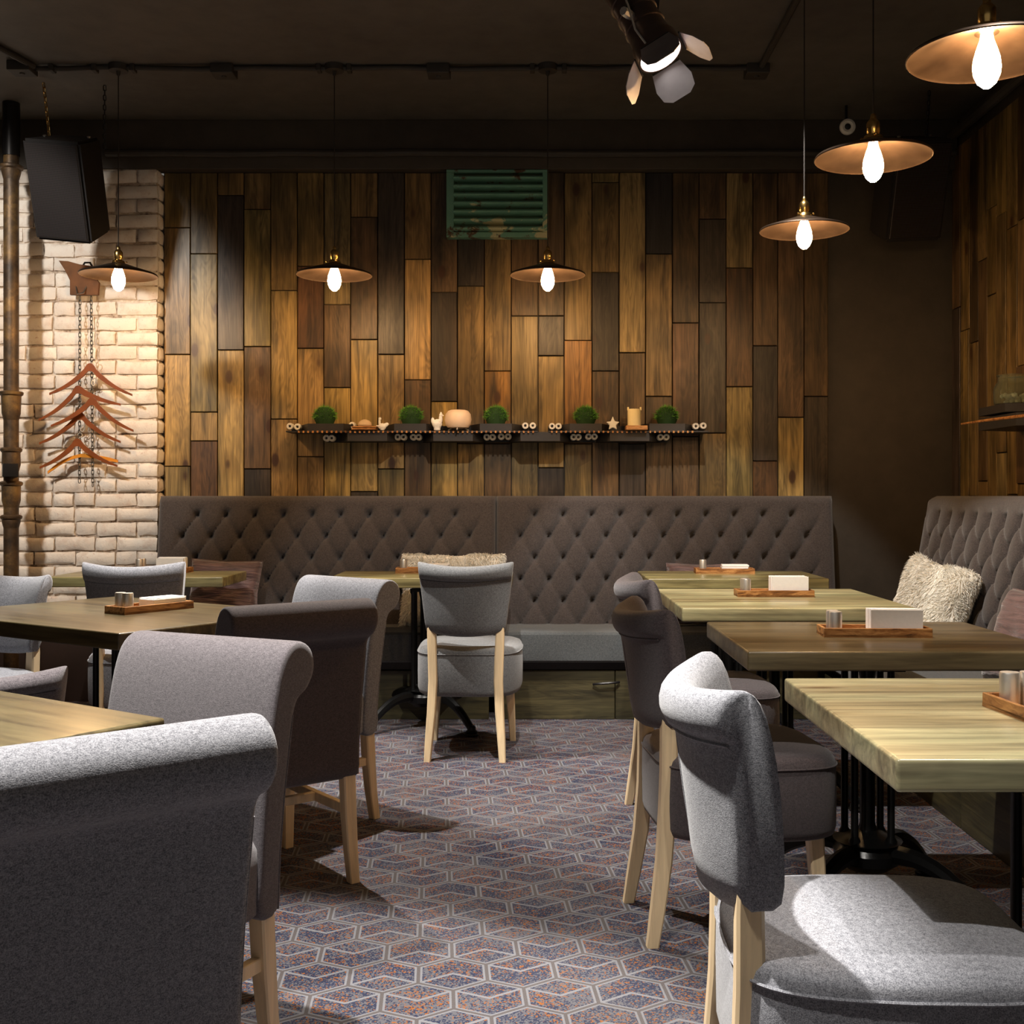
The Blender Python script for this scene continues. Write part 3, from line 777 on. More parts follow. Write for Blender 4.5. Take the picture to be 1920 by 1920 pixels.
# ------------------------------------------------------------------ cushions
def cushion(name, w, h, d, loc, rot, mat, label, fur=0, seed=1, wrinkle=0):
    rn = random.Random(seed); v = []; f = []; N = 26
    for side in (1, -1):
        for j in range(N+1):
            for i in range(N+1):
                a, b = -1+2*i/N, -1+2*j/N
                e = max(0, (1-a**4))*max(0, (1-b**4)); y = side*d/2*(e**.45)
                px = a*w/2*(1-.07*(1-abs(b))*abs(a)); pz = b*h/2*(1-.07*(1-abs(a))*abs(b))
                nn = noise.noise(Vector((px*7+seed, pz*7, side)))
                if wrinkle: y += side*wrinkle*math.sin(pz*70+5*nn)*e
                v.append((px, y+side*nn*.012*e, pz))
    n1 = (N+1)**2
    for s in (0, 1):
        for j in range(N):
            for i in range(N):
                k = s*n1+j*(N+1)+i; q = (k, k+1, k+N+2, k+N+1); f.append(q if s == 0 else q[::-1])
    rim = [i for i in range(N+1)]+[j*(N+1)+N for j in range(1, N+1)]+[N*(N+1)+i for i in range(N-1, -1, -1)]+[j*(N+1) for j in range(N-1, 0, -1)]
    # weld rims: tiny bridge
    for k in range(len(rim)):
        a, b = rim[k], rim[(k+1) % len(rim)]; f.append((a, b, n1+b, n1+a))
    bm = bmesh.new(); vs = [bm.verts.new(p) for p in v]
    for q in f:
        try: bm.faces.new([vs[i] for i in q])
        except ValueError: pass
    bmesh.ops.remove_doubles(bm, verts=bm.verts, dist=.0004); bmesh.ops.recalc_face_normals(bm, faces=bm.faces)
    me = bpy.data.meshes.new(name); bm.to_mesh(me); bm.free()
    o = fin(name, me, mat, None, True, 80, loc, rot); tag(o, label, 'cushion', 'cushions on the benches')
    if fur:
        me.calc_loop_triangles(); tris = [(t.vertices[:], t.area) for t in me.loop_triangles]; tot = sum(a for _, a in tris)
        fv = []; ff = []
        for vv, a in tris:
            cnt = fur*a/tot; k = int(cnt)+(rn.random() < cnt-int(cnt))
            A, B, C = [me.vertices[i].co for i in vv]; nr = (B-A).cross(C-A); nr.normalize()
            if nr.dot((A+B+C)/3*Vector((.3, 1, .3)).x if False else (A+B+C)/3) < 0: nr = -nr
            for _ in range(k):
                x, y = rn.random(), rn.random()
                if x+y > 1: x, y = 1-x, 1-y
                p = A+(B-A)*x+(C-A)*y
                nx_ = noise.noise(p*14+Vector((seed, 0, 0))); nz_ = noise.noise(p*14+Vector((0, seed+9, 0)))
                d1 = (nr+Vector((nx_*1.3, rn.uniform(-.3, .3), nz_*1.3-.5))).normalized(); L = rn.uniform(.014, .026); tn = d1.cross(Vector((rn.uniform(-1, 1), rn.uniform(-1, 1), rn.uniform(-1, 1)))).normalized()*.0016
                m1 = p+d1*L*.55; m2 = p+(d1+Vector((0, 0, -.35))).normalized()*L; q = len(fv)
                fv += [p-tn, p+tn, m1+tn*.8, m1-tn*.8, m2]; ff += [(q, q+1, q+2, q+3), (q+3, q+2, q+4)]
        me2 = bpy.data.meshes.new('fur'); me2.from_pydata([tuple(p) for p in fv], [], ff); me2.update()
        fo = fin('fur', me2, FUR, o, False); tag(fo, kind='stuff')
    else:
        pts = []
        for k in range(64):
            a = 2*PI*k/64; c, s = math.cos(a), math.sin(a); m = max(abs(c), abs(s)); x, z = c/m, s/m
            pts.append((x*w/2*(1-.07*(1-abs(z))), 0, z*h/2*(1-.07*(1-abs(x)))))
        MB().tube(pts, .004, 5, closed=True).build('piping', mat, o)
    return o
cushion('velvet_cushion', .40, .36, .12, (-1.73, 6.41, .475+.19), (R_(-14), R_(2), R_(-2)), VELVET, 'plum velvet cushion on the back bench near the brick wall', 0, 3, .006)
cushion('fluffy_cushion', .58, .40, .12, (-.45, 6.42, .475+.205), (R_(-14), 0, 0), FUR, 'long cream fluffy cushion behind the lone middle chair', 22000, 5)
cushion('velvet_cushion', .46, .34, .11, (.98, 6.42, .475+.18), (R_(-14), 0, R_(1)), VELVET, 'plum cushion hidden behind the far right table edge', 0, 7, .006)
cushion('fluffy_cushion', .40, .42, .15, (1.83, 5.28, .475+.215), (R_(-18), R_(10), R_(-66)), FUR, 'cream fluffy cushion leaning on the right wall bench', 22000, 9)
cushion('velvet_cushion', .40, .38, .14, (1.87, 4.33, .475+.18), (R_(-20), 0, R_(-80)), VELVET, 'plum velvet cushion at the right frame edge on the wall bench', 0, 13, .006)

# ------------------------------------------------------------------ pendant lamps
def pendant(x, y, label, zr=2.33, first=None):
    r = empty('pendant_lamp', (x, y, zr), 0, label, 'lamp', 'copper pendant lamps with bare bulbs')
    prof = [(.192, 0), (.188, .006), (.14, .022), (.09, .038), (.05, .052), (.032, .058), (.0, .058)]
    back = [(0, .062), (.034, .062), (.052, .056), (.092, .042), (.142, .026), (.190, .010), (.1945, .003), (.192, 0)]
    MB().lathe(prof+back, 56, cap=False).build('lamp_shade', SHADE, r, True, 50)
    MB().lathe([(.030, .058), (.034, .064), (.030, .075), (.020, .080), (.020, .085), (.022, .088), (.022, .118), (.019, .124), (.010, .134), (.010, .142), (.006, .150), (0, .150)], 20).build('lamp_socket', BRASS, r)
    for k in range(3):
        a = k*2.09+.5; MB().lathe([(.004, 0), (.005, .004), (.003, .008), (0, .008)], 8, T(.040*math.cos(a), .040*math.sin(a), .068) @ RY(PI/2*0)).build('screw', BRASS, r)
    MB().lathe([(0, -.080), (.010, -.078), (.023, -.066), (.032, -.046), (.0345, -.028), (.032, -.006), (.025, .018), (.017, .040), (.0145, .056)], 24).build('bulb', BULBM, r)
    MB().lathe([(.0028, .148), (.0028, CH-zr-.045)], 6).build('cord', CORD, r)
    MB().lathe([(.048, CH-zr-.032), (.05, CH-zr), (.03, CH-zr)], 18).lathe([(.008, CH-zr-.055), (.012, CH-zr-.032)], 10).build('ceiling_cup', PIPEPAINT, r)
    return r
yl = 5.88
p0 = pendant((222-CX)*yl/F, yl, 'copper pendant lamp in front of the white brick wall')
dup(p0, ((627-CX)*yl/F, yl, 2.33), .4, 'copper pendant lamp before the plank wall, left of the green vent')
dup(p0, ((1027-CX)*yl/F, yl, 2.33), .9, 'copper pendant lamp before the plank wall, just below the green vent')
dup(p0, (1.186, 5.02, 2.36), 1.2, 'farthest and lowest of the right-hand row of pendant lamps')
dup(p0, (1.144, 3.86, 2.336), 2.0, 'middle one of the right-hand row of pendant lamps')
dup(p0, (1.135, 2.87, 2.30), 2.6, 'large pendant lamp cut by the top right frame corner')

# ------------------------------------------------------------------ ceiling conduits and boxes
zc = CH-.016
pipe_run('ceiling_conduit', wob((-2.55, yl, zc), (1.17, yl, zc), 22, .005), .013, 'dark conduit sagging along the ceiling above the back lamps', 'conduit')
pipe_run('ceiling_conduit', wob((-2.55, yl-.03, zc), (-2.9, 4.6, zc), 5, .003), .016, 'dark conduit running off the ceiling at the top left corner', 'conduit')
pipe_run('ceiling_conduit', wob((1.165, yl, zc), (1.165, .5, zc), 14, .003), .016, 'dark conduit along the ceiling above the right-hand lamps', 'conduit')
for px, lb in ((418, 'square junction box on the ceiling between left and middle lamps'), (822, 'square junction box on the ceiling left of the green vent'), (1420, 'junction box at the bend of the ceiling conduits on the right'), (45, 'junction box on the ceiling in the top left corner')):
    X = (px-CX)*yl/F; yy = yl+.02
    b = MB().box(-.058, .058, -.055, .055, CH-.05, CH, bev=.006).lathe([(.012, CH-.056), (.014, CH-.05)], 10).build('junction_box', PIPEPAINT, None, loc=(X, yy if px != 45 else 5.86, 0)); tag(b, lb, 'junction box', 'ceiling junction boxes')
# conduit clips
for px, lb in ((98, 'leftmost ceiling clip, beside the top left junction box'), (178, 'ceiling clip just left of the brick-wall lamp cord'), (250, 'ceiling clip just right of the brick-wall lamp cord'), (598, 'ceiling clip just left of the middle lamp cord'), (655, 'ceiling clip just right of the middle lamp cord'), (998, 'ceiling clip just left of the cord in front of the green vent'), (1058, 'ceiling clip just right of the cord in front of the green vent')):
    X = (px-CX)*yl/F; b = MB().box(-.012, .012, -.026, .026, CH-.036, CH, bev=.003).build('conduit_clip', PIPEPAINT, None, loc=(X, yl, 0)); tag(b, lb, 'clip', 'clips of the ceiling conduit')

# ------------------------------------------------------------------ speakers
def speaker(loc, rot, label, w=.335, h=.53, d=.28):
    r = empty('wall_speaker', loc, 0, label, 'speaker', 'black hanging speakers'); r.rotation_euler = rot
    bm = bmesh.new(); bmesh.ops.create_cube(bm, size=1)
    for p in bm.verts:
        back = p.co.y > 0; p.co = Vector((p.co.x*w*(.72 if back else 1), p.co.y*d, p.co.z*h*(.96 if back else 1)))
    bmesh.ops.bevel(bm, geom=list(bm.edges), offset=.014, segments=2, affect='EDGES')
    me = bpy.data.meshes.new('cabinet'); bm.to_mesh(me); bm.free(); fin('cabinet', me, SPKR, r)
    MB().box(-w/2+.018, w/2-.018, -d/2-.006, -d/2+.004, -h/2+.02, h/2-.02, bev=.0035).build('grille', GRILLE, r)
    MB().lathe([(.008, h/2-.002), (.010, h/2+.006), (0, h/2+.008)], 8, c=(-.10, -.03)).lathe([(.008, h/2-.002), (.010, h/2+.006), (0, h/2+.008)], 8, c=(.12, .03)).build('eye_bolt', ZINC, r)
    return r
def chain(p0, p1, mat, label=None, link=.030, r=.0028, name='chain', parent=None, group=None, catg='chain'):
    p0, p1 = Vector(p0), Vector(p1); d = p1-p0; n = max(1, int(d.length/(link*.78))); q = d.to_track_quat('Z', 'Y').to_matrix().to_4x4(); b = MB()
    for i in range(n):
        c = p0+d*((i+.5)/n); pts = []
        for k in range(10):
            a = 2*PI*k/10; pts.append((link*.24*math.cos(a), 0, link*.24*math.sin(a)+(link*.26 if math.sin(a) > 0 else -link*.26)))
        b.tube(pts, r, 5, Matrix.Translation(c-p0) @ q @ RZ((i % 2)*PI/2+.2), closed=True)
    o = b.build(name, mat, parent, loc=p0)
    if label: tag(o, label, catg, group)
    return o
sp = at(134, 352, 6.2); speaker((sp.x, 6.2, sp.z), (R_(24), R_(7), R_(-10)), 'black speaker hanging at an angle over the white brick wall')
chain((sp.x-.10, 6.08, CH-.02), (sp.x-.09, 6.13, sp.z+.26), BRASS, 'left suspension chain of the brick-wall speaker', group='speaker suspension chains')
chain((sp.x+.21, 6.12, CH-.02), (sp.x+.17, 6.22, sp.z+.22), BLACKMETAL, 'right suspension chain of the brick-wall speaker', group='speaker suspension chains')
sp2 = at(1700, 352, 6.3); speaker((sp2.x, 6.3, sp2.z), (R_(22), R_(-5), R_(12)), 'black speaker in the dark corner behind the right-hand lamps', .34, .54)
chain((sp2.x+.09, 6.2, CH-.02), (sp2.x+.08, 6.22, sp2.z+.24), BLACKMETAL, 'suspension chain of the dark corner speaker', group='speaker suspension chains')

# round ceiling sensor
c = at(1589, 238, 6.45); r = empty('ceiling_sensor', c, 0, 'small white ring-shaped ceiling sensor in the dark corner', 'sensor'); r.rotation_euler = (R_(8), 0, R_(-6))
MB().lathe([(.018, -.016), (.030, -.020), (.042, -.014), (.045, 0), (.040, .014), (.018, .014), (.018, -.016)], 28, RX(PI/2) @ RX(PI), cap=False).build('ring', WHITE, r)
MB().lathe([(0, -.010), (.018, -.008), (.018, .012), (0, .012)], 16, RX(PI/2) @ RX(PI)).build('lens', BLACKMETAL, r)
MB().tube([(0, .015, 0), (0, .05, .03), (0, .06, CH-c.z)], .008, 8).build('bracket', BLACKMETAL, r)

# ------------------------------------------------------------------ the track spotlight
d = Vector((.40, -.30, -.86)).normalized(); base = at(1203, 42, 3.0); Q = d.to_track_quat('-Z', 'Y').to_matrix().to_4x4(); MM = Matrix.Translation(base) @ Q
r = empty('stage_spotlight', base, 0, 'black barn-door spotlight hanging from the ceiling at the top', 'spotlight'); M0 = Q
MB().lathe([(0, .16), (.03, .158), (.045, .14), (.052, .12), (.052, .075), (.056, .074), (.056, .068), (.052, .067), (.052, .03), (.056, .029), (.056, .023), (.052, .022), (.052, -.015), (.056, -.016), (.056, -.022), (.052, -.023), (.055, -.06), (.062, -.075), (.062, -.115), (.057, -.115), (.055, -.085), (.05, -.07), (0, -.07)], 36, M0).build('lamp_body', SPOTBODY, r, True, 30)
MB().lathe([(0, -.078), (.05, -.078), (.05, -.074), (0, -.074)], 28, M0).build('lens', LENS, r)
for k, (ang, op) in enumerate(((20, 24), (110, 30), (200, 30), (290, 42))):
    Mk = M0 @ RZ(R_(ang)) @ T(.064, 0, -.112) @ RY(R_(-op))
    poly = [(-.040, 0), (.040, 0), (.052, -.045), (.046, -.075), (.026, -.088), (-.026, -.088), (-.046, -.075), (-.052, -.045)]
    b = MB(); n = len(poly); b.add([(0, x, z) for x, z in poly]+[(.0018, x, z) for x, z in poly], [tuple(range(n)), tuple(range(n, 2*n))[::-1]]+[(i, (i+1) % n, n+(i+1) % n, n+i) for i in range(n)], Mk)
    b.build('barn_door', FLAP, r, False)
    MB().tube([(0, -.04, 0), (0, .04, 0)], .003, 6, Mk).build('hinge', BLACKMETAL, r)
up = M0.inverted().to_3x3() @ Vector((0, 0, 1))
MB().tube([(.066, 0, 0), (.072, .03, .05), (.07, .07, .10), (.04, .10, .14), (0, .11, .15), (-.04, .10, .14), (-.07, .07, .10), (-.072, .03, .05), (-.066, 0, 0)], .007, 6, M0).build('yoke', BLACKMETAL, r)
tp = M0 @ Vector((0, .11, .15)); MB().tube([tp, (tp.x, tp.y, CH-base.z)], .012, 8).build('drop_rod', BLACKMETAL, r)
for k in (-1, 1): MB().lathe([(.011, -.02), (.013, 0), (.011, .02)], 8, M0 @ T(.07*k, 0, 0) @ RY(PI/2)).build('knob', CHROME, r)
MB().tube([M0 @ Vector(p) for p in ((.05, .02, .13), (.09, .03, .09), (.095, .02, 0), (.08, .0, -.06), (.063, 0, -.10))], .003, 6).build('safety_wire', CHROME, r)

# ------------------------------------------------------------------ green vent
v0 = at(838, 322, WB-.02); v1 = at(1028, 448, WB-.02); gw = v1.x-v0.x; gh = v0.z-v1.z
r = empty('louvred_vent', (v0.x, WB, v1.z), 0, 'green metal louvred vent with peeling paint high on the plank wall', 'vent')
for a in ((0, gw, 0, .03), (0, gw, gh-.018, gh), (0, .045, .03, gh-.018), (gw-.035, gw, .03, gh-.018)): MB().box(a[0], a[1], -.07, .0, a[2], a[3], bev=.003).build('frame_side', GREEN, r, smooth=False)
MB().box(.04, gw-.03, -.02, 0, .02, gh-.01).build('back_plate', RUSTPLATE, r, smooth=False)
for k in range(7):
    zq = (gh-.05)/7; zz = .030+zq*k; pr = [(-.02, zz)]+[(-.045-.036*math.sin(PI*u_/8)-.006*(u_/8), zz+.003+(zq-.012)*u_/8) for u_ in range(9)]+[(-.02, zz+zq-.006)]
    n = len(pr); b = MB(); b.add([(.042, y, z) for y, z in pr]+[(gw-.032, y, z) for y, z in pr], [tuple(range(n)), tuple(range(n, 2*n))[::-1]]+[(i, (i+1) % n, n+(i+1) % n, n+i) for i in range(n)]); b.build('slat', GREEN, r, True, 40)

# ------------------------------------------------------------------ the track-pad wall shelf
YS = WB-.005
ZU = at(0, 809, 6.6).z; ZL = at(0, 827, 6.6).z
def ring_part(b, px, py, Y, mat_ring=None):
    p = at(px, py, Y); b.append(p)
def pad(x, zb, w, h, dpt, parent, M=None):
    """one pad: trapezoid plan, flat front"""
    pts = [(-w/2, 0), (-w*.27, -dpt), (w*.27, -dpt), (w/2, 0)]
    v = [(px, py, 0) for px, py in pts]+[(px, py, h) for px, py in pts]; f = [(0, 1, 2, 3), (7, 6, 5, 4)]+[(i, (i+1) % 4, 4+(i+1) % 4, 4+i) for i in range(4)]
    return mesh_obj('shelf_pad', [(M @ Vector(q)) if M else q for q in v], f, SHELFMETAL, parent, False, loc=(x, 0, zb))
sh = empty('track_pad_shelf', (0, YS, 0), 0, 'long dark shelf of linked metal pads on the plank wall', 'shelf')
sx = lambda px, Y=6.65: (px-CX)*Y/F
for px in (612, 770, 930, 1098, 1250): pad(sx(px, 6.62), ZU, .34 if px not in (612, 1250) else .38, .045, .20, sh)
for px in (690, 850, 1013, 1180): pad(sx(px, 6.62), ZL, .42, .052, .20, sh)
for a_, b_ in ((540, 1008), (1028, 1326)): MB().box(sx(a_), sx(b_), -.205, 0, ZU-.004, ZU+.003).build('shelf_plate', SHELFMETAL, sh, False)
MB().box(sx(540), sx(1008), -.05, 0, ZU, ZU+.04).box(sx(1028), sx(1326), -.05, 0, ZU, ZU+.04).box(sx(608), sx(1256), -.05, 0, ZL, ZL+.045).build('pin_bar', BLACKMETAL, sh, False)
b = MB()
px = 563
while px < 1302:
    if not 1006 < px < 1030: b.box(sx(px), sx(px)+.010, -.214, -.204, ZU-.009, ZU+.003)
    px += 8.7
o = b.build('tread_stud', TRAY, sh, False); tag(o, kind='stuff')
first = None
for px, py in ((546, 800), (560, 801), (662, 798), (985, 799), (999, 799), (1035, 800), (1047, 800), (1303, 800), (1317, 799), (614, 822), (624, 822), (747, 820), (758, 820), (776, 820), (786, 820), (913, 820), (924, 820), (940, 819), (953, 819), (1075, 820), (1084, 820), (1103, 819), (1114, 819), (1237, 820), (1248, 820)):
    p = at(px, py, 6.71)
    if first is None: first = MB().lathe([(.006, -.004), (.009, -.012), (.0175, -.012), (.0200, -.006), (.0200, .03), (.006, .03)], 16, RX(-PI/2), cap=False).build('pin_ring', WHITE, sh); o = first
    else: o = bpy.data.objects.new('pin_ring', first.data); COL.objects.link(o); o.parent = sh
    o.location = (p.x, 6.68-YS, p.z)
    q = bpy.data.objects.get('pin_core')
    if q is None: q = MB().lathe([(0, -.008), (.006, -.008), (.006, .03), (0, .03)], 10, RX(-PI/2)).build('pin_core', BLACKMETAL, o)
    else: q2 = q.copy(); COL.objects.link(q2); q2.parent = o
TOPU = ZU+.045
# grass balls
def grass_ball(rad, seed):
    rn = random.Random(seed); b = MB()
    b.lathe([(.030, 0), (.032, .012), (.0, .014)], 12)
    pot = b
    fv = []; ff = []
    for i in range(900):
        u = rn.uniform(-.25, 1); a = rn.uniform(0, 2*PI); s = math.sqrt(1-u*u); n = Vector((s*math.cos(a), s*math.sin(a), u))
        c = Vector((0, 0, rad*.42)); L = rad*rn.uniform(.86, 1.06); p = c+Vector((n.x*L, n.y*L, n.z*L*.92)); q = c+n*L*.55
        t = n.cross(Vector((rn.uniform(-1, 1), rn.uniform(-1, 1), rn.uniform(-1, 1)))).normalized()*.0035; k = len(fv)
        tip = p+Vector((rn.uniform(-1, 1), rn.uniform(-1, 1), rn.uniform(-1, 1)))*.008
        fv += [q-t, q+t, tip]; ff.append((k, k+1, k+2))
    return fv, ff
gf = None
for px, lb in ((609, 'round green grass ball at the left end of the wall shelf'), (771, 'round green grass ball left of the white hen figurine'), (930, 'round green grass ball right of the beige round vase'), (1098, 'round green grass ball left of the white star figurine'), (1250, 'round green grass ball at the right end of the wall shelf')):
    loc = (sx(px, 6.68), 6.68, TOPU+.012)
    if gf is None:
        gf = empty('grass_ball', loc, 0, lb, 'plant', 'grass balls on the wall shelf'); v, f = grass_ball(.078, 3)
        me = bpy.data.meshes.new('foliage'); me.from_pydata([tuple(p) for p in v], [], f); fin('foliage', me, LEAF, gf, False)
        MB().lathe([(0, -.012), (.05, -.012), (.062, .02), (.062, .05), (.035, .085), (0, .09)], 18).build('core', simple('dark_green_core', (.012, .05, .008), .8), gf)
    else: o = dup(gf, loc, px*.1, lb)
# shelf objects
p = at(684, 0, 6.62); o = MB().box(-.070, .070, -.05, .05, 0, .010, bev=.002).box(-.068, .072, -.05, .05, .013, .022, bev=.002).build('wooden_block', TRAY, None, loc=(p.x, 6.62, ZU+.008)); tag(o, 'flat scorched wood plate on the left of the wall shelf', 'plate')
o = MB().lathe([(.036, 0), (.040, .008), (.037, .022), (.026, .033), (.010, .040), (0, .041)], 20).build('stone_dome', STONE, None, loc=(p.x, 6.62, ZU+.030)); tag(o, 'small sand-coloured dome lying on the flat wood plate', 'stone')
def figurine(name, parts, loc, rz, label, mat=WHITE):
    b = bmesh.new()
    for (c, s) in parts:
        t = bmesh.ops.create_icosphere(b, subdivisions=2, radius=1)
        for q in t['verts']: q.co = Vector((q.co.x*s[0]+c[0], q.co.y*s[1]+c[1], q.co.z*s[2]+c[2]))
    me = bpy.data.meshes.new(name); b.to_mesh(me); b.free(); o = fin(name, me, mat, None, True, 80, loc, (0, 0, rz)); 
    m = o.modifiers.new('join', 'REMESH'); m.mode = 'VOXEL'; m.voxel_size = .0022; m.use_smooth_shade = True
    tag(o, label, 'figurine', 'white ceramic figurines on the wall shelf'); return o
figurine('bird_figurine', [((0, 0, .022), (.024, .015, .020)), ((-.016, 0, .050), (.007, .007, .022)), ((-.014, 0, .068), (.009, .008, .009)), ((.026, 0, .036), (.012, .006, .010)), ((.016, 0, .030), (.016, .008, .012)), ((-.026, 0, .026), (.012, .006, .005)), ((0, 0, .005), (.014, .012, .006))], (sx(719), 6.6, ZU+.006), 0, 'small white bird figurine beside the wood plate on the shelf')
figurine('hen_figurine', [((0, 0, .040), (.030, .022, .028)), ((.020, 0, .066), (.012, .011, .026)), ((.022, 0, .090), (.011, .010, .012)), ((-.026, 0, .058), (.010, .008, .020)), ((-.012, 0, .050), (.020, .014, .014)), ((.022, 0, .101), (.006, .003, .008)), ((.034, 0, .088), (.006, .004, .004)), ((0, 0, .008), (.020, .016, .010)), ((0, 0, .022), (.022, .018, .018))], (sx(821), 6.6, ZU+.004), .2, 'white hen figurine left of the beige round vase')
# star figurine
p = at(1149, 0, 6.6); pts = []
for k in range(10):
    a = PI/2+k*PI/5; rr_ = .040 if k % 2 == 0 else .020; pts.append((rr_*math.cos(a), rr_*math.sin(a)+.036))
pts[0] = (0, .082)
o = MB().prism(pts, -.012, .012).build('star_figurine', WHITE, None, smooth=False, loc=(p.x, 6.6, ZU+.006)); m = o.modifiers.new('round', 'BEVEL'); m.width = .005; m.segments = 3
tag(o, 'white star-shaped figurine left of the candle', 'figurine', 'white ceramic figurines on the wall shelf')
# vase
p = at(859, 0, 6.6); r = empty('round_vase', (p.x, 6.6, ZU+.006), 0, 'beige round candle bowl on small metal feet on the wall shelf', 'vase')
MB().lathe([(.030, .012), (.060, .016), (.073, .034), (.077, .062), (.073, .092), (.058, .112), (.044, .117), (.040, .113), (.055, .106), (.068, .088), (.070, .062), (.06, .03), (.0, .02)], 32, Matrix.Scale(1.0, 4)).build('bowl', SALMON, r)
for k in range(3):
    a = k*2.094+.5; MB().tube([(.045*math.cos(a), .045*math.sin(a), .014), (.062*math.cos(a), .062*math.sin(a), .006), (.066*math.cos(a), .066*math.sin(a), 0)], .005, 6).build('foot', CHROME, r)
# candle on block
p = at(1189, 0, 6.6); o = MB().box(-.062, .062, -.05, .05, 0, .026, bev=.003).build('wooden_block', TRAY, None, loc=(p.x+.012, 6.6, ZU+.006)); tag(o, 'small scorched wood block under the ivory candle', 'block')
r = empty('pillar_candle', (p.x, 6.6, ZU+.0325), 0, 'ivory pillar candle on a wood block on the wall shelf', 'candle')
MB().lathe([(0, 0), (.037, 0), (.038, .004), (.038, .088), (.036, .096), (.030, .094), (.0, .086)], 28).build('wax', CANDLE, r)
MB().tube([(0, 0, .084), (.001, 0, .096), (.003, 0, .102)], .0012, 5).build('wick', BLACKMETAL, r)
for k in range(2): MB().box(-.040+.072*k, -.030+.072*k, -.006, .006, .088, .108, bev=.002).build('wax_rim', CANDLE, r)

# right wall shelf with jar
p = at(1832, 0, 5.72)
r = empty('track_pad_shelf', (2.47, 0, 0), 0, 'short dark two-tier pad shelf on the right plank wall', 'shelf')
z1 = at(0, 781, 5.75).z; z2 = at(0, 808, 5.75).z; zt_ = at(0, 766, 5.75).z
def pad_r(y0, y1, z0, z1):
    dpt = .24; v = []
    for z in (z0, z1):
        for q in ((0, y1+.08), (-dpt, y1), (-dpt, y0), (0, y0-.08)): v.append((q[0], q[1], z))
    mesh_obj('shelf_pad', v, [(0, 1, 2, 3), (7, 6, 5, 4)]+[(i, (i+1) % 4, 4+(i+1) % 4, 4+i) for i in range(4)], SHELFMETAL, r, False)
pad_r(5.42, 5.74, z1, zt_); pad_r(5.30, 5.74, z2, z1-.012)
MB().box(-.16, 0, 4.6, 5.72, z1-.012, z1).build('shelf_plate', SHELFMETAL, r, False)
jp = (2.34, 5.60, zt_)
r = empty('glass_jar', jp, 0, 'wide green-tinted glass jar with white stones on the right shelf', 'jar')
MB().lathe([(.0, .002), (.078, .002), (.084, .01), (.088, .03), (.088, .085), (.078, .108), (.068, .118), (.068, .142), (.073, .146), (.073, .152), (.066, .152), (.064, .118), (.074, .105), (.084, .084), (.084, .03), (.08, .012), (.0, .008)], 40, cap=False).build('glass', GLASS, r)
rn = random.Random(3); b = bmesh.new()
for i in range(26):
    a = rn.uniform(0, 6.28); rad = rn.uniform(0, .060); t = bmesh.ops.create_icosphere(b, subdivisions=1, radius=rn.uniform(.011, .016)); c = Vector((rad*math.cos(a), rad*math.sin(a), .022+rn.uniform(0, .030)))
    for q in t['verts']: q.co += c
me = bpy.data.meshes.new('white_stones'); b.to_mesh(me); b.free(); tag(fin('white_stones', me, WHITE, r), kind='stuff')
a0 = at(1803, 795, 5.60); o = MB().tube([(a0.x, 5.60, a0.z), at(1850, 788, 5.35), at(1925, 779, 5.1)], [.005, .007, .008], 8).build('wooden_stick', TRAY); tag(o, 'thin brown stick lying along the right wall shelf', 'stick')
o = figurine('round_figurine', [((0, 0, .03), (.026, .026, .03)), ((0, 0, .06), (.014, .014, .014))], (2.26, 5.18, z1), 0, 'white figurine at the right frame edge on the wall shelf'); 

# ------------------------------------------------------------------ pipe at the far left
px_ = at(21, 0, 6.45); r = empty('cast_iron_pipe', (px_.x, 6.45, 0), 0, 'rusty cast iron pipe standing before the white brick wall', 'pipe')
MB().lathe([(.040, 0), (.041, 3.13)], 20).build('pipe_shaft', RUSTPIPE, r)
MB().lathe([(.041, 3.12), (.047, 3.11), (.047, CH), (.04, CH)], 20).build('pipe_top', BLACKMETAL, r)
def zat(py): return at(0, py, 6.45).z
for y0, y1, w in ((736, 772, 1), (842, 868, .9), (905, 935, .95), (968, 974, .9), (312, 322, 1)):
    za, zb_ = zat(y0), zat(y1)
    MB().lathe([(.040, zb_-.05), (.050, zb_-.01), (.054*w, za-.02), (.064*w, za-.012), (.066*w, za), (.058*w, za+.006), (.040, za+.010)], 22).build('pipe_collar', RUSTPIPE, r)
MB().box(-.05, .03, -.10, -.02, zat(895), zat(870), RZ(.5) @ RY(0), bev=.006).build('pipe_clamp', BLACKMETAL, r)

# ------------------------------------------------------------------ hanger display on the brick wall
YB = BYF-.02
q = lambda px, py, Y=6.66: at(px, py, Y)
poly = [(111, 489), (128, 490), (150, 496), (178, 500), (192, 498), (186, 512), (182, 525), (186, 530), (184, 553), (132, 553), (132, 526), (122, 506)]
pc = q(150, 525); pl = [((px-150)*6.66/F, -(py-525)*6.66/F) for px, py in poly]
r = empty('wall_plate', (pc.x, 6.665, pc.z), 0, 'rusty brown pointed metal plate on the brick wall above the hangers', 'plate')
MB().prism(pl, -.012, .012).build('plate', RUSTPLATE, r, False)
MB().tube([(-.02, -.012, -.04), (-.005, -.03, -.085), (.03, -.03, -.078), (.04, -.012, -.04)], .004, 6).build('wire_hook', ZINC, r)
MB().tube([(.01, 0, .075), (.03, -.01, .10), (.06, -.01, .10), (.075, 0, .07)], .006, 6).build('bolt', BLACKMETAL, r)
CHAINM = simple('dull_chain_steel', (.10, .09, .075), .5, .8)
ch1 = chain(q(150, 556), q(149, 905), CHAINM, 'left grey steel chain hanging from the rusty wall plate', .030, .0024, group='hanger chains')
ch2 = chain(q(171, 556), q(174, 912), CHAINM, 'right grey steel chain hanging from the rusty wall plate', .030, .0024, group='hanger chains')
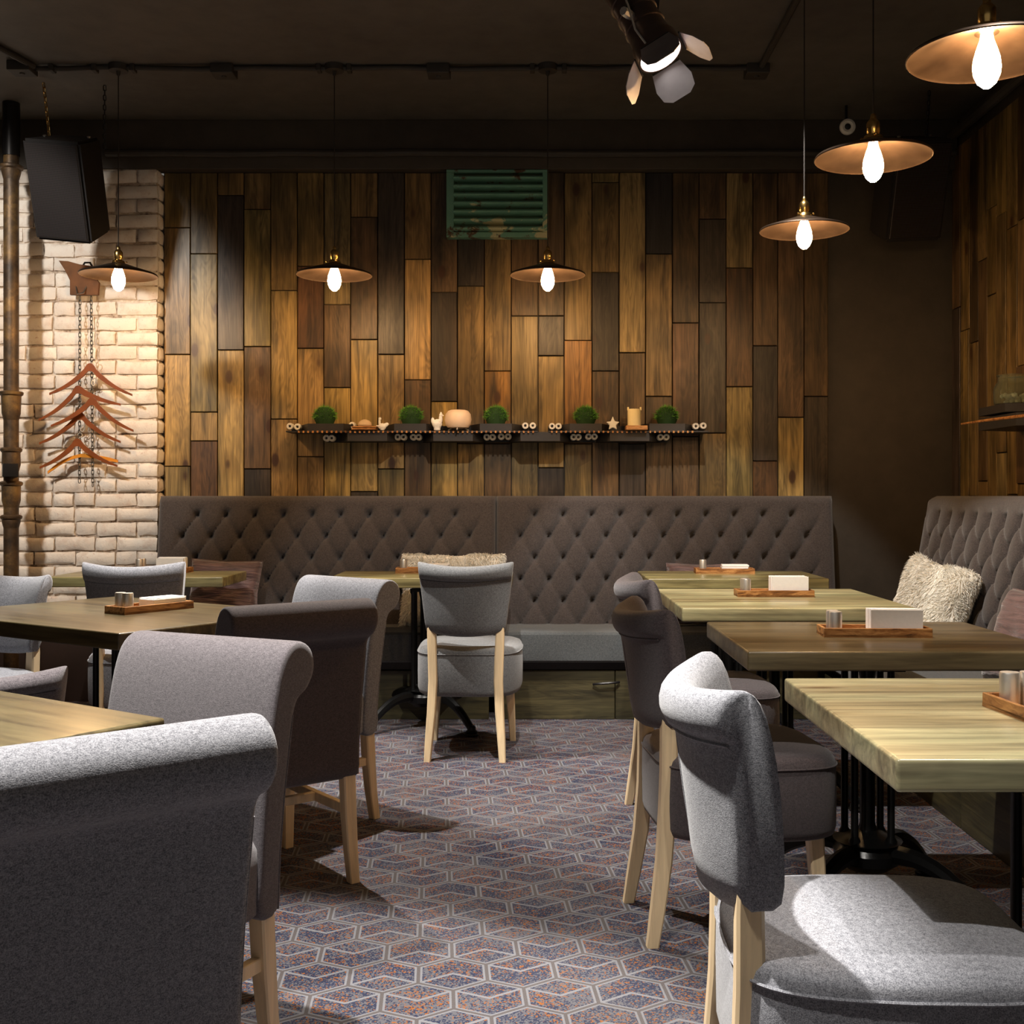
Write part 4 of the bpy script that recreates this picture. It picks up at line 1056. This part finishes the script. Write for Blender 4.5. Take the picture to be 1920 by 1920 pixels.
def hanger(px, py, tipL, tipR, Y, mat, label, thick=.011):
    """px,py apex; arms as curved tapering bars, hook above"""
    c = at(px, py, Y); r = empty('coat_hanger', c, 0, label, 'hanger', 'wooden coat hangers on chains')
    def arm(tip):
        t = at(*tip, Y)-c; n = 20; up, lo = [], []
        for i in range(n+1):
            s = i/n; x = t.x*s; z = t.z*(s**1.0)
            q_ = min(1, s/.16); z = t.z*(s+.12*math.sin(PI*s))*(q_*q_*(3-2*q_)); wd = .020*(1-s)**1.6+.0105
            if mat is HANGER2: z = t.z*(s-.30*math.sin(PI*s)*.6); wd = .013
            if s > .88: wd *= .8
            up.append((x, z+wd*.5*(1 if s > .02 else 1))); lo.append((x, z-wd*1.0))
        return up, lo
    uL, lL = arm(tipL); uR, lR = arm(tipR)
    strip_up = uL[::-1]+uR[1:]; strip_lo = lL[::-1]+lR[1:]; n = len(strip_up); v = []; f = []
    for y in (-thick/2, thick/2):
        v += [(x, y, z) for x, z in strip_up]; v += [(x, y, z) for x, z in strip_lo]
    for i in range(n-1): f += [(i, i+1, n+i+1, n+i), (2*n+i, 3*n+i, 3*n+i+1, 2*n+i+1), (i, 2*n+i, 2*n+i+1, i+1), (n+i, n+i+1, 3*n+i+1, 3*n+i)]
    f += [(0, n, 3*n, 2*n), (n-1, 3*n-1, 4*n-1, 2*n-1)]
    mesh_obj('hanger_body', v, f, mat, r, True, 40)
    pts = [(0, 0, .0), (0, 0, .022)]+[(.013*math.sin(a)*1, .0, .036-.013*math.cos(a)) for a in [i*PI/6 for i in range(0, 10)]]
    MB().tube([(x, (6.655-Y)*min(1, max(0, (z-.0)/.03)), z) for x, y, z in pts], .0022, 6).build('hook', CHROME, r)
hs = [((169, 686), (93, 738), (248, 740), 6.60, HANGER, 'topmost mahogany coat hanger on the chains'),
      ((146, 728), (73, 787), (226, 758), 6.63, HANGER, 'second mahogany coat hanger from the top, tilted'),
      ((173, 750), (96, 798), (250, 807), 6.60, HANGER, 'third mahogany coat hanger from the top'),
      ((150, 777), (74, 831), (226, 828), 6.63, HANGER, 'fourth mahogany coat hanger from the top'),
      ((145, 827), (75, 876), (220, 873), 6.615, HANGER, 'lowest mahogany coat hanger on the chains')]
for (ap, tl, tr, Y, m, lb) in hs: hanger(*ap, tl, tr, Y, m, lb)
hanger(152, 853, (90, 885), (221, 864), 6.645, HANGER2, 'orange coat hanger below the mahogany ones')
for px, py, k, lb in ((152, 735, 1, 'large steel snap hook in front of the second coat hanger'), (176, 716, 1.1, 'steel snap hook just under the topmost coat hanger'), (155, 803, 1, 'left steel snap hook under the fourth coat hanger'), (169, 805, .9, 'right steel snap hook under the fourth coat hanger')):
    c = q(px, py, 6.655); pts = [(.010*math.cos(a)*k, 0, .020*math.sin(a)*k) for a in [i*2*PI/12 for i in range(12)]]
    o = MB().tube(pts, .0032, 6, closed=True).build('snap_hook', CHROME, None, loc=c, rot=(0, .3, .4)); tag(o, lb, 'hook', 'snap hooks on the hanger chains')
